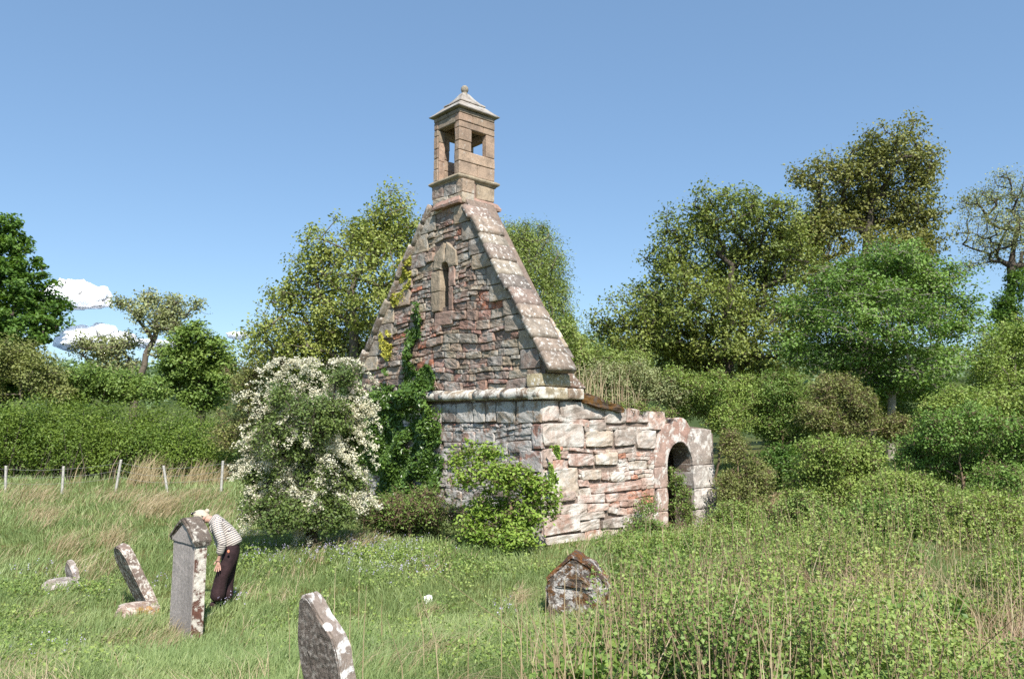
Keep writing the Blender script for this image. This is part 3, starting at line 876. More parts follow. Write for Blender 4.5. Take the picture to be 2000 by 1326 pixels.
def blossom_mat():
    m, nt, out = new_mat("white_blossom")
    at_ = N(nt, "ShaderNodeAttribute", attribute_name="var")
    c = ramp(nt, at_.outputs["Fac"], [(0, (.70, .66, .47)), (1, (.85, .82, .68))])
    p = N(nt, "ShaderNodeBsdfPrincipled", i_Roughness=.7); nt.links.new(c, p.inputs["Base Color"])
    t = nt.nodes.new("ShaderNodeBsdfTranslucent"); nt.links.new(c, t.inputs[0])
    mx = nt.nodes.new("ShaderNodeMixShader"); mx.inputs[0].default_value = .3
    nt.links.new(p.outputs[0], mx.inputs[1]); nt.links.new(t.outputs[0], mx.inputs[2]); nt.links.new(mx.outputs[0], out.inputs[0])
    return m
M['blossom'] = blossom_mat()

# ------------------------------------------------------------------ trees and bushes
def lobes3d(lobes, Y, depth=.85):
    """px ellipses at distance Y -> centres, radii"""
    C_, R_ = [], []
    for l in lobes:
        dy = l[4] if len(l) > 4 else float(U(-.75, .75)) * l[2] * Y / F
        p = at(l[0], l[1], Y + dy)
        s_ = (Y + dy) / F
        C_.append(p); R_.append([l[2] * s_, max(l[2], l[3]) * s_ * depth, l[3] * s_])
    return np.array(C_), np.array(R_)
def sample_lobes(C_, R_, n, shell=.33):
    w = (R_[:, 0] * R_[:, 1] * R_[:, 2]) ** .75; w /= w.sum()
    k = rng.choice(len(C_), n, p=w)
    d = unit(rng.normal(size=(n, 3)))
    r = U(0, 1, n) ** shell
    return C_[k] + d * R_[k] * r[:, None], d * r[:, None]
def skeleton(trunk, trunk_r, tips, seg=.7, sag=0.08, bias=.35):
    """tips joined to the nearest node; returns nodes, parent, radius"""
    nodes = [np.array(trunk[0])]; par = [-1]; plen = [0.0]
    for p in trunk[1:]:
        p = np.array(p); q = nodes[-1]; L = np.linalg.norm(p - q); k = max(1, int(L / seg))
        for i in range(1, k + 1):
            jit = rng.normal(size=3) * .05 * min(1, L) if i < k else 0
            nodes.append(q + (p - q) * i / k + jit); par.append(len(nodes) - 2); plen.append(plen[-1] + L / k)
    nt_ = len(nodes)
    free = max(1, int(nt_ * .3))
    cap_ = nt_ + len(tips) * 40
    A = np.zeros((cap_, 3)); PL = np.zeros(cap_); A[:nt_] = nodes; PL[:nt_] = plen; n = nt_
    top = A[nt_ - 1]
    order = np.argsort(np.linalg.norm(tips - A[nt_ // 2], axis=1))
    tipidx = []
    for ti in order:
        p = tips[ti]
        d = np.linalg.norm(A[free:n] - p, axis=1)
        # prefer nodes lower than the tip and short total paths
        cost = d + bias * PL[free:n] * .25 + np.maximum(0, A[free:n, 2] - p[2]) * .5
        j = free + int(np.argmin(cost))
        q = A[j]; L = np.linalg.norm(p - q); k = min(38, max(1, int(round(L / seg))))
        prev = j
        for i in range(1, k + 1):
            u = i / k
            x = q + (p - q) * u + np.array([0, 0, 1]) * math.sin(u * math.pi) * sag * L
            if i < k: x = x + rng.normal(size=3) * .07 * seg * 1.6
            A[n] = x; PL[n] = PL[prev] + L / k; par.append(prev); prev = n; n += 1
            if n >= cap_ - 2: break
        tipidx.append(prev)
    A = A[:n]; par = np.array(par)
    w = np.zeros(n); w[tipidx] += 1
    for i in range(n - 1, 0, -1): w[par[i]] += w[i]
    w = np.maximum(w, 1)
    rad = trunk_r * (w / w[0]) ** .46
    rad[0] *= 1.25
    return A, par, rad
def tree(name, label, cat, Y, base, trunk_px, lobes, nt=220, nl=90, size=.13, mat='l_syc', bark='bark', spread=.42, tr=.28,
         group=None, twigs=5, up=.7, sag=.06, shell=.4, seg=.7, depth=.85, droop=0.0, flat=.8, crown='crown', aspect=.6, minr=.008, rootz=None):
    C_, R_ = lobes3d(lobes, Y, depth)
    if crown == 'foliage': R_ = R_ * U(.78, .98, (len(R_), 1))
    b = at(base[0], base[1], Y); b[2] = (float(gz(b[0], b[1])) - .1) if rootz is None else rootz
    tips, dirs = sample_lobes(C_, R_, nt, shell)
    tr3 = [b] + [at(x, y, Y + (d[0] if d else 0)) for x, y, *d in trunk_px]
    root = empty(name, b)
    tag(root, label, cat, group)
    A, par, rad = skeleton(tr3, tr, tips, seg=seg, sag=sag)
    i = np.arange(1, len(A))
    V, Q = tubes(A[par[i]], A[i], np.maximum(np.minimum(rad[par[i]], rad[i] * 1.5), minr), np.maximum(rad[i], minr), 6)
    tv = [V]; tq = [Q]; nV = len(V)
    # leaves in sprays round each tip
    k = np.repeat(np.arange(nt), nl)
    sc_ = U(.55, 1.25, nt)[k]
    off = unit(rng.normal(size=(nt * nl, 3))) * (U(0, 1, nt * nl) ** .55)[:, None] * spread * 1.75 * sc_[:, None]
    off[:, 2] *= flat
    if droop: off[:, 2] -= np.abs(rng.normal(size=len(off))) * droop
    P = tips[k] + off
    outw = unit(dirs)[k] * .55
    LV, LQ = leaf_quads(P, size, up, outw, aspect)
    cv_ = np.clip(rng.normal(.5, .2, nt), 0, 1)[k] * .5 + U(0, 1, nt * nl) * .5
    # fine twigs
    if twigs:
        kt = np.repeat(np.arange(nt), twigs)
        sel = (np.arange(nt)[:, None] * nl + rng.integers(0, nl, (nt, twigs))).ravel()
        p1 = P[sel]; p0 = tips[kt]
        mid = (p0 + p1) / 2 + rng.normal(size=p0.shape) * .05
        V2, Q2 = tubes(p0, mid, minr * .9, minr * .7, 3); tv.append(V2); tq.append(Q2 + nV); nV += len(V2)
        V3, Q3 = tubes(mid, p1, minr * .7, minr * .4, 3); tv.append(V3); tq.append(Q3 + nV)
    link_mesh('trunk' if crown == 'crown' else 'stems', np_mesh("trunk", np.concatenate(tv), np.concatenate(tq)), M[bark], root, True)
    link_mesh(crown, np_mesh("crown", LV, LQ, cv_), M[mat], root)
    return root

G1 = "trees behind the chapel"
tree("sycamore_tree", "broad yellow-green tree behind the left slope of the gable and the white blossoming bush", "tree", 32, (690, 860), [(690, 720), (688, 600), (700, 500)],
     [(765, 425, 38, 60), (735, 460, 50, 60), (790, 450, 30, 50), (690, 470, 60, 60), (620, 470, 28, 40), (620, 530, 60, 60), (560, 590, 50, 55), (640, 620, 100, 70), (740, 560, 80, 100), (510, 640, 40, 32),
      (580, 680, 100, 45), (790, 500, 35, 50), (700, 680, 90, 60), (490, 690, 20, 30)], nt=520, nl=66, size=.15, mat='l_oak', tr=.26, spread=.42, group=G1)
tree("larch_tree", "feathery light green tree rising behind the right slope of the gable", "tree", 36, (1040, 860), [(1040, 720), (1035, 600), (1030, 480)],
     [(1000, 465, 45, 40), (1040, 475, 45, 45), (1075, 520, 30, 55), (1020, 540, 50, 60), (1040, 620, 60, 80), (1090, 600, 22, 60), (1105, 680, 40, 50), (985, 520, 30, 70)], nt=520, nl=90, size=.14, mat='l_fine', spread=.42,
     tr=.22, droop=.28, group=G1, aspect=.3)
tree("sycamore_tree", "wide olive-green tree with rounded crown right of the gable, below the tallest tree", "tree", 37, (1420, 850), [(1418, 700), (1415, 620), (1430, 520)],
     [(1395, 410, 60, 50), (1470, 410, 55, 42), (1340, 450, 60, 60), (1300, 500, 45, 60), (1430, 500, 110, 90), (1280, 590, 60, 50), (1350, 600, 110, 80), (1480, 560, 90, 90), (1210, 610, 50, 40), (1170, 650, 25, 35),
      (1260, 660, 90, 50), (1180, 700, 50, 40), (1330, 720, 100, 40), (1420, 670, 130, 50), (1500, 720, 90, 40), (1540, 430, 45, 50), (1540, 480, 60, 60), (1540, 620, 70, 70)], nt=1000, nl=64, size=.16, mat='l_syc', bark='bark_dark', tr=.36, spread=.45, twigs=8, group=G1)
tree("sycamore_tree", "tallest tree, bronze-green with bare limbs showing, on the right behind the bright green one", "tree", 42, (1690, 860), [(1690, 700), (1688, 560), (1695, 460), (1705, 380)],
     [(1765, 260, 42, 40), (1720, 290, 60, 50), (1690, 330, 60, 50), (1620, 340, 60, 42), (1790, 330, 48, 60), (1560, 345, 30, 22), (1680, 400, 110, 60), (1790, 400, 55, 60), (1800, 480, 50, 60), (1620, 450, 70, 60),
      (1740, 500, 90, 60), (1580, 530, 70, 60), (1650, 570, 80, 50), (1780, 570, 70, 50), (1570, 460, 50, 50)], nt=760, nl=60, size=.18, mat='l_syc2', bark='bark_dark', tr=.40, spread=.46, twigs=9, group=G1)
tree("birch_tree", "bright green young tree with pale forked stems standing in the scrub on the right", "tree", 27, (1738, 870), [(1742, 770), (1745, 700), (1760, 600), (1765, 540)],
     [(1740, 510, 80, 40), (1650, 560, 80, 50), (1820, 560, 75, 55), (1720, 620, 120, 70), (1590, 610, 50, 45), (1860, 640, 60, 55), (1630, 690, 90, 55), (1770, 710, 110, 55), (1895, 600, 28, 25), (1560, 670, 45, 30),
      (1540, 590, 25, 20), (1700, 760, 70, 36), (1820, 770, 60, 36), (1680, 540, 60, 40)], nt=800, nl=66, size=.115, mat='l_bright', bark='bark_pale', tr=.13, spread=.36, flat=.45, up=1.1, group=G1)
tree("ash_tree", "sparse pale tree with a dark ivy-clad trunk at the right edge", "tree", 38, (1998, 860), [(1992, 700), (1972, 590), (1975, 520), (1990, 430)],
     [(1910, 400, 40, 40), (1960, 370, 45, 40), (1900, 450, 35, 35), (1970, 450, 60, 50), (2050, 420, 60, 80), (1890, 520, 30, 15), (2020, 520, 60, 50), (1930, 490, 30, 30)], nt=300, nl=46, size=.11, mat='l_pale', bark='bark_dark', tr=.20, spread=.42, twigs=6, group=G1)
tree("ivy", "dark ivy thicket clothing the trunk of the sparse pale tree", "ivy", 37.4, (1990, 800), [(1985, 700), (1972, 600)],
     [(1968, 600, 28, 38), (1990, 560, 18, 30), (1985, 650, 30, 40)], nt=60, nl=110, size=.14, mat='l_dark', bark='bark_dark', tr=.06, spread=.3, crown='leaves')
tree("willow_tree", "light green bushy tree at the right edge below the ivy-clad trunk", "tree", 29, (1990, 900), [(1985, 800), (1980, 700)],
     [(1930, 690, 42, 40), (1965, 670, 45, 55), (2020, 700, 60, 80), (1930, 740, 45, 50), (1990, 770, 70, 50)], nt=230, nl=90, size=.10, mat='l_scrub', bark='bark', tr=.12, spread=.28, group=G1)
# left background
G2 = "trees beyond the field hedge"
tree("horse_chestnut_tree", "dense dark green tree rising at the left edge", "tree", 50, (0, 900), [(0, 760), (-10, 600), (0, 500)],
     [(8, 460, 50, 42), (35, 500, 35, 45), (45, 560, 62, 60), (95, 610, 42, 42), (-40, 560, 90, 120), (60, 670, 55, 45), (-30, 700, 100, 70), (20, 640, 80, 70), (90, 660, 25, 25), (30, 740, 90, 40)], nt=440, nl=110, size=.26, mat='l_dark', bark='bark_dark', tr=.5, spread=.42, up=1.2,
     group=G2, flat=.6)
tree("alder_tree", "gnarled open tree with leaning trunk and bare limbs, beyond the hedge at left", "tree", 54, (262, 850), [(262, 790), (268, 750), (282, 715), (285, 690), (300, 665), (308, 640)],
     [(300, 585, 34, 14), (345, 590, 26, 12), (365, 605, 26, 14), (245, 592, 20, 12), (285, 615, 35, 18), (325, 615, 30, 20), (330, 635, 25, 14), (200, 680, 55, 22), (160, 672, 28, 14), (230, 715, 50, 22), (320, 690, 26, 18), (380, 592, 14, 8), (250, 665, 34, 16), (300, 640, 26, 14), (340, 640, 20, 12), (215, 750, 40, 18)],
     nt=330, nl=34, size=.2, mat='l_pale', bark='bark', tr=.26, spread=.42, twigs=5, group=G2, seg=1.0, minr=.018)
tree("maple_tree", "rounded leafy green tree beyond the hedge, left of the white blossoming bush", "tree", 51, (392, 880), [(392, 790), (390, 700)],
     [(390, 665, 48, 34), (425, 700, 34, 42), (350, 695, 32, 40), (390, 740, 58, 40), (440, 735, 20, 34), (395, 780, 45, 22), (330, 740, 15, 30)], nt=240, nl=110, size=.22, mat='l_mid', bark='bark_dark', tr=.3, spread=.45, group=G2, flat=.6, up=1.1)
G3 = "scrub beyond the field hedge"
tree("shrub", "olive shrub below the dense dark tree at the left edge", "shrub", 46, (40, 890), [(40, 800), (40, 740)],
     [(20, 700, 60, 40), (80, 730, 50, 45), (-30, 740, 60, 50), (110, 770, 40, 30)], nt=200, nl=70, size=.16, mat='l_olive', spread=.4, tr=.1, group=G3, crown='foliage')
tree("shrub", "low green shrub between the dark tree and the gnarled tree", "shrub", 48, (200, 880), [(200, 800), (200, 760)],
     [(165, 740, 50, 28), (230, 755, 60, 26), (140, 770, 40, 26), (300, 760, 45, 24)], nt=200, nl=80, size=.18, mat='l_mid', spread=.42, tr=.1, group=G3, crown='foliage')
tree("shrub", "pale twiggy shrub right of the rounded leafy tree", "shrub", 36, (480, 930), [(485, 820), (490, 740)],
     [(475, 740, 40, 45), (510, 720, 40, 40), (500, 800, 55, 60), (450, 840, 40, 50), (560, 730, 50, 45), (620, 730, 60, 50)], nt=320, nl=44, size=.11, mat='l_olive', bark='twig', spread=.32, tr=.07, twigs=10, group=G3, crown='foliage')
# hedge
def hedge():
    Y = 40.0
    lob = []
    for x in np.arange(-220, 460, 26):
        topy = np.interp(x, [-220, 0, 120, 300, 420, 470], [790, 781, 778, 790, 812, 850]) + U(-5, 5)
        lob.append((x, topy + 52, 40, 50, U(-.8, .8))); lob.append((x + 8, topy + 92, 44, 50, U(-1.8, 0)))
    C_, R_ = lobes3d(lob, Y, 1.2)
    b = at(150, 930, Y)
    root = empty("field_hedge", b); tag(root, "long clipped-looking green hedge behind the wire fence", "hedge")
    nt, nl = 1500, 75
    tips, dirs = sample_lobes(C_, R_, nt, .22)
    k = np.repeat(np.arange(nt), nl)
    P = tips[k] + rng.normal(size=(nt * nl, 3)) * .26
    V, Q = leaf_quads(P, .12, .8, unit(dirs)[k] * .6, .6)
    v = np.clip(rng.normal(.5, .25, nt), 0, 1)[k] * .5 + U(0, .5, nt * nl)
    link_mesh("foliage", np_mesh("hedge", V, Q, v), M['l_hedge'], root)
    # upright inner stems
    s0 = tips.copy(); s0[:, 2] = gz(s0[:, 0], s0[:, 1]); s0[:, :2] += rng.normal(size=(nt, 2)) * .3
    V, Q = tubes(s0[::3], tips[::3], .03, .01, 4)
    link_mesh("stems", np_mesh("stems", V, Q), M['bark_dark'], root, True)
hedge()

# scrub around and behind the chapel
GB = "scrub bushes round the chapel"
def bush(label, Y, base, lobes, **kw):
    a = dict(nt=200, nl=80, size=.075, mat='l_scrub', bark='twig', spread=.2, tr=.04, twigs=5, crown='foliage', group=GB, seg=.4, minr=.006)
    a.update(kw)
    return tree(a.pop('name', "bush"), label, a.pop('cat', "bush"), Y, base, [(base[0], min(base[1] - 3, lobes[0][1] + 20))], lobes, **a)
bush("fluffy pale green bush just right of the lower coping on the turf roof", 25, (1215, 860), [(1180, 735, 42, 35), (1240, 735, 45, 40), (1300, 760, 50, 35), (1215, 780, 60, 30), (1150, 760, 26, 30)], nt=300, nl=60, mat='l_pale')
bush("rounded green bush behind the doorway arch", 25.5, (1400, 880), [(1390, 755, 50, 42), (1450, 775, 55, 50), (1350, 790, 55, 35), (1420, 820, 60, 35), (1330, 740, 35, 30)], nt=380, nl=60, mat='l_scrub')
bush("dark green bush right of and above the doorway", 26, (1530, 900), [(1520, 770, 50, 55), (1580, 790, 50, 50), (1500, 830, 45, 35), (1540, 860, 60, 35)], nt=300, nl=70, mat='l_mid')
bush("reddish-olive bush growing against the right jamb of the doorway", 20.4, (1440, 1010), [(1432, 875, 28, 40), (1448, 940, 40, 50), (1480, 930, 35, 50), (1418, 960, 20, 40), (1470, 985, 40, 30)], nt=240, nl=55, size=.06, mat='l_olive', twigs=9, spread=.17)
bush("russet twiggy bush beneath the bright green young tree", 24.5, (1680, 900), [(1630, 760, 55, 36), (1680, 790, 36, 36), (1600, 810, 40, 35), (1660, 830, 50, 30), (1745, 835, 40, 34)], nt=330, nl=45, mat='l_olive', twigs=12)
bush("green bush in the middle of the thicket right of the doorway", 19, (1640, 1010), [(1610, 890, 55, 45), (1680, 900, 55, 50), (1590, 950, 50, 40), (1660, 960, 70, 40), (1560, 980, 35, 30)], nt=380, nl=60, size=.065)
bush("bright feathery bush at the right edge of the thicket", 17.5, (1880, 1000), [(1830, 840, 55, 40), (1900, 830, 60, 45), (1975, 860, 60, 60), (1790, 890, 60, 45), (1870, 900, 80, 50), (1960, 940, 70, 40), (2040, 880, 60, 70)], nt=640, nl=66, size=.06, mat='l_bright', spread=.16)
bush("low green bush in front of the feathery one", 16.5, (1750, 1030), [(1740, 950, 50, 35), (1800, 960, 50, 35), (1700, 985, 45, 25), (1900, 990, 60, 30)], nt=320, nl=60, size=.06, spread=.16)
bush("bush with dark leaves painting the shade of the hollow between the doorway bushes", 23, (1530, 1000), [(1520, 910, 40, 40), (1560, 930, 40, 40), (1490, 950, 30, 40)], nt=160, nl=80, mat='l_dark')  # dark leaf colour stands in for the deep shade of the hollow
bush("small leafy shoots growing inside the doorway", 19.8, (1330, 1030), [(1322, 935, 16, 26), (1330, 980, 22, 30), (1345, 1010, 22, 18)], nt=60, nl=40, size=.055, spread=.11, mat='l_mid', tr=.02)
bush("thin upright shoots in front of the door's left jamb", 18.6, (1255, 1060), [(1262, 990, 22, 22), (1250, 1030, 40, 24), (1285, 1040, 40, 20), (1210, 1045, 30, 16)], nt=120, nl=36, size=.05, spread=.12, tr=.015, mat='l_bright')
bush("pale green scrub in the gap between the gable and the wide olive-green tree", 33, (1180, 860), [(1130, 700, 40, 50), (1180, 720, 50, 40), (1240, 710, 50, 40), (1110, 640, 18, 30)], nt=260, nl=60, size=.10, mat='l_fine', spread=.28)
bush("green scrub below the willow at the right edge", 23, (1920, 930), [(1880, 790, 50, 45), (1940, 800, 60, 50), (2010, 800, 60, 50), (1840, 800, 40, 35)], nt=300, nl=60, size=.08)
for lab_, Y_, bx, by, lob_, m_ in [
    ("waist-high leafy saplings at the right edge, in front of the feathery bush", 14.5, 1930, 1110, [(1900, 1000, 40, 34), (1950, 990, 40, 40), (1990, 1020, 40, 40), (1870, 1040, 40, 26), (1940, 1050, 50, 26)], 'l_scrub'),
    ("waist-high leafy saplings in front of the low green bush", 15, 1740, 1080, [(1690, 1010, 34, 26), (1740, 1000, 34, 30), (1790, 1010, 34, 28), (1720, 1040, 50, 22), (1640, 1025, 30, 22)], 'l_bright'),
    ("yellow-green saplings left of the waist-high ones, below the mid-thicket bush", 16.2, 1570, 1060, [(1540, 1000, 26, 24), (1580, 990, 30, 30), (1610, 1010, 26, 24), (1560, 1030, 40, 18)], 'l_weed'),
    ("small leafy sapling standing by the right jamb of the doorway, nearest the arch", 18.8, 1430, 1040, [(1425, 1005, 22, 22), (1455, 1010, 24, 20), (1400, 1020, 16, 14)], 'l_weed')]:
    bush(lab_, Y_, (bx, by), lob_, nt=200, nl=44, size=.055, mat=m_, spread=.17, name="sapling", cat="sapling", tr=.02)
bush("deep green scrub behind the russet bush, under the wide olive-green tree", 31, (1560, 900), [(1420, 790, 60, 50), (1500, 800, 60, 55), (1580, 810, 60, 60), (1640, 820, 60, 60), (1350, 780, 50, 40)], nt=330, nl=60, size=.11, spread=.28, mat='l_mid')
bush("deep green scrub behind the pale stems of the bright green young tree", 30, (1780, 900), [(1720, 810, 60, 60), (1790, 810, 60, 60), (1860, 800, 60, 60), (1930, 800, 60, 60), (2000, 810, 60, 60)], nt=330, nl=60, size=.11, spread=.28, mat='l_mid')
bush("small green plants rooted along the broken top of the side wall", 18.9, (1240, 806), [(1175, 786, 12, 7, -.6), (1215, 792, 14, 7, -.1), (1250, 796, 16, 8, .3), (1285, 798, 14, 8, .7), (1312, 806, 10, 8, 1.0)], rootz=float(at(1240, 806, 18.9)[2]), nt=60, nl=24, size=.045, spread=.08, mat='l_scrub', name="wall_plant", cat="plant", tr=.01)
# elder in front of the corner
bush("leafy elder bush growing against the chapel corner", 15.9, (995, 1092), [(915, 862, 16, 12), (945, 885, 40, 20), (920, 925, 32, 26), (985, 928, 50, 26), (1050, 955, 36, 32), (955, 985, 50, 34), (1020, 1000, 55, 40), (1080, 985, 12, 25), (1000, 905, 14, 10),
     (990, 1045, 70, 26), (925, 1030, 30, 24), (895, 900, 10, 16)], nt=260, nl=42, size=.085, mat='l_elder', spread=.16, tr=.05, name="elder_bush", up=1.1, flat=.7, shell=.3)
# brambles left of elder at the wall foot
bush("tangled brown and green brambles at the foot of the ivy", 17.2, (800, 1050), [(770, 990, 40, 28), (830, 985, 40, 34), (885, 1000, 25, 30), (800, 1015, 80, 26), (725, 1005, 35, 26)], nt=230, nl=34, size=.06, mat='l_mid', twigs=12, spread=.27, name="bramble", cat="bramble")
# hawthorn in blossom
haw = tree("hawthorn_bush", "large hawthorn bush covered in white blossom left of the chapel", "hawthorn", 15.6, (610, 1066), [(610, 980), (612, 900), (615, 800)],
     [(610, 745, 50, 30), (670, 735, 34, 24), (560, 775, 46, 36), (625, 815, 74, 46), (560, 860, 70, 50), (510, 930, 45, 42), (600, 930, 90, 60), (680, 860, 40, 60), (560, 1000, 85, 42), (650, 1005, 40, 38),
      (680, 940, 45, 45), (480, 880, 25, 20), (495, 985, 35, 24), (690, 780, 30, 30)], nt=620, nl=60, size=.062, mat='l_haw', bark='bark_dark', spread=.14, tr=.11, twigs=5, crown='foliage', seg=.35, minr=.005)
def blossoms():
    C_, R_ = lobes3d([(620, 800, 60, 70), (600, 900, 60, 90), (560, 950, 70, 60)], 15.6)
    ctr = at(608, 905, 15.6)
    PP = []
    ends = []
    # sprays arching outward and drooping; px targets seen in the photo plus scattered ones
    tg = [(515, 930), (480, 900), (500, 870), (530, 960), (560, 930), (600, 1000), (575, 1045), (500, 960), (470, 1010), (620, 1000), (560, 975), (700, 720), (640, 700), (590, 715), (530, 745), (720, 800), (735, 815), (738, 880), (742, 975), (605, 1035), (560, 1010), (470, 960), (465, 915), (475, 850), (500, 730), (560, 700), (650, 690), (700, 720), (610, 760), (520, 790), (700, 840), (690, 905), (640, 960), (520, 1000),
          (490, 1015), (590, 850), (655, 880), (660, 780), (470, 990), (540, 900), (610, 985), (720, 760), (570, 960), (700, 980), (480, 800), (545, 740), (600, 720), (640, 930)]
    for (x, y) in tg:
        for r in range(5):
            x2, y2 = x + rng.normal() * 16, y + rng.normal() * 16
            r0 = abs(x2 - 608) / 130 + abs(y2 - 890) / 190
            ends.append(at(x2, y2, 15.6 - U(.1, 1.0) * max(.25, 1.35 - r0)))
    for _ in range(36):
        d = unit(rng.normal(size=3)); d[2] = abs(d[2]) * 1.0 - .2
        p = ctr + d * np.array([1.35, 1.1, 1.9]) * U(.75, 1.02)
        if p[2] < .5: p[2] = .5 + U(0, .4)
        ends.append(p)
    for e in ends:
        out_ = e - ctr; out_[2] *= .3
        L = U(.35, .85); st = e - unit(out_ + rng.normal(size=3) * .2) * L; st[2] = e[2] + U(.1, .45)
        n = int(L / .045)
        for i in range(n):
            u = (i + .5) / n
            p = st + (e - st) * u; p[2] += math.sin(u * math.pi) * .14 * L
            q = p + rng.normal(size=3) * .022
            for _r in range(int(rng.integers(1, 4)) + (u > .4)): PP.append(q + rng.normal(size=3) * .028)
    PP = np.array(PP)
    zt_, zm_ = float(at(600, 700, 15.6)[2]), float(at(600, 790, 15.6)[2])
    keep = (PP[:, 2] < zt_) & ((PP[:, 2] < zm_) | (U(0, 1, len(PP)) < .4)) & (PP[:, 0] < float(at(748, 900, 15.6)[0]))
    PP = PP[keep]
    n = len(PP); per = 8
    k = np.repeat(np.arange(n), per)
    P = PP[k] + rng.normal(size=(n * per, 3)) * np.array([.026, .026, .018])
    V, Q = leaf_quads(P, .034, 1.1, None, .95)
    link_mesh("blossom", np_mesh("blossom", V, Q, U(0, 1, len(P))), M['blossom'], haw)
blossoms()

# ------------------------------------------------------------------ ivy on the gable
from mathutils.geometry import intersect_point_tri_2d
def in_poly(px, py, poly):
    inside = np.zeros(len(px), bool); n = len(poly); j = n - 1
    for i in range(n):
        xi, yi = poly[i]; xj, yj = poly[j]
        c = ((yi > py) != (yj > py)) & (px < (xj - xi) * (py - yi) / (yj - yi + 1e-9) + xi)
        inside ^= c; j = i
    return inside
def ivy(label, polys, dens, mat, thick=.12, size=.085):
    s, z = [], []
    for poly, f in polys:
        a = np.array(poly); lo, hi = a.min(0), a.max(0)
        n = int((hi[0] - lo[0]) * (hi[1] - lo[1]) * dens * f)
        x = U(lo[0], hi[0], n) ; y = U(lo[1], hi[1], n)
        nzv = np.array([mnoise.noise((float(a_) * .045, float(b_) * .045, 3.3)) for a_, b_ in zip(x, y)])
        m_ = in_poly(x + rng.normal(size=n) * 3.5, y + rng.normal(size=n) * 3.5, poly) & (nzv > -.28 + (1 - f) * .3)
        q = on_gable(x[m_], y[m_]); s.append(q[0]); z.append(q[1])
    s = np.concatenate(s); z = np.concatenate(z)
    bulge = np.array([mnoise.noise((float(a_) * 1.6, float(b_) * 1.6, 8.8)) for a_, b_ in zip(s, z)])
    o = .05 + thick * np.clip(.5 + bulge * 1.3, 0, 1.4) * U(.3, 1, len(s)) + np.where((z > 3.0) & (z < 3.45), .17, 0)
    P = ch_world(-o, s, z)
    root = empty("ivy", ch_world(-.05, float(s.mean()), float(z.min()))); tag(root, label, "ivy")
    nrm = np.append(-cv, 0) * .9
    V, Q = leaf_quads(P, size, .55, nrm, .85)
    link_mesh("leaves", np_mesh("ivy", V, Q, np.clip(.45 + bulge * .5, 0, 1) * .5 + U(0, .5, len(P))), M[mat], root)
ivy("thick green ivy covering the wall beside the hawthorn and climbing the gable in a strip",
    [([(640, 785), (740, 765), (800, 772), (845, 785), (862, 850), (868, 930), (875, 985), (850, 1040), (700, 1040), (640, 1000)], 1.0),
     ([(792, 770), (798, 690), (805, 640), (822, 640), (832, 700), (850, 730), (858, 760), (845, 790)], 1.0), ([(812, 645), (815, 590), (828, 592), (830, 640)], .7), ([(735, 770), (748, 715), (765, 700), (778, 730), (770, 770)], .45),
     ([(845, 780), (868, 800), (872, 900), (860, 960)], .4)], .55, 'l_ivy', .28)
ivy("yellowish ivy tuft hanging on the left coping near mid height", [([(782, 560), (785, 510), (806, 495), (808, 540), (796, 575), (770, 600), (768, 580)], .8)], .9, 'l_ivyy', .15, .075)
ivy("small yellowish ivy tuft low on the left coping", [([(750, 690), (745, 655), (765, 645), (772, 680), (762, 705)], .6)], .8, 'l_ivyy', .12, .075)
ivy("ivy wisp clinging to the corner above the elder bush", [([(1076, 930), (1076, 875), (1098, 870), (1098, 920), (1090, 945)], .8)], .9, 'l_elder', .1, .07)

# ------------------------------------------------------------------ grass, weeds
def vnoise(x, y, f, s=0.0):
    return np.array([mnoise.noise((float(a) * f, float(b) * f, s)) for a, b in zip(x, y)])
def fast_noise(x, y, f, s=0):
    """cheap smooth value noise"""
    r = np.random.default_rng(int(s * 10) + 5); g = r.uniform(-1, 1, (256, 256))
    u = x * f; v = y * f; i = np.floor(u).astype(int); j = np.floor(v).astype(int); a = u - i; b = v - j
    a = a * a * (3 - 2 * a); b = b * b * (3 - 2 * b)
    G = lambda p, q: g[p % 256, q % 256]
    return (G(i, j) * (1 - a) + G(i + 1, j) * a) * (1 - b) + (G(i, j + 1) * (1 - a) + G(i + 1, j + 1) * a) * b
def chapel_local(P):
    d = P[:, :2] - C0[:2]
    return d @ cv, d @ cu
def scatter_ground(n, x0=-350, x1=2350, y0=905, y1=1560, wy=1.0):
    px = U(x0, x1, n); py = y0 + (y1 - y0) * U(0, 1, n) ** wy
    P = ground_pt(px, py)
    t_, s_ = chapel_local(P)
    ok = ~((t_ > -.05) & (t_ < 6.4) & (s_ > -.05) & (s_ < 7.6)) & (P[:, 1] < 60) & (P[:, 1] > 2.2)
    return P[ok], px[ok], py[ok]
def near_patch(n):
    x = U(-4, 4, n); y = U(.3, 4.5, n)
    P = np.stack([x, y, gz(x, y)], 1)
    return P
UNDER = [(1120, 1420), (1160, 1280), (1185, 1190), (1200, 1130), (1165, 1085), (1260, 1062), (1390, 1040), (1480, 990), (1560, 985), (1700, 1000), (2400, 985), (2500, 1600), (1060, 1600), (1080, 1420)]
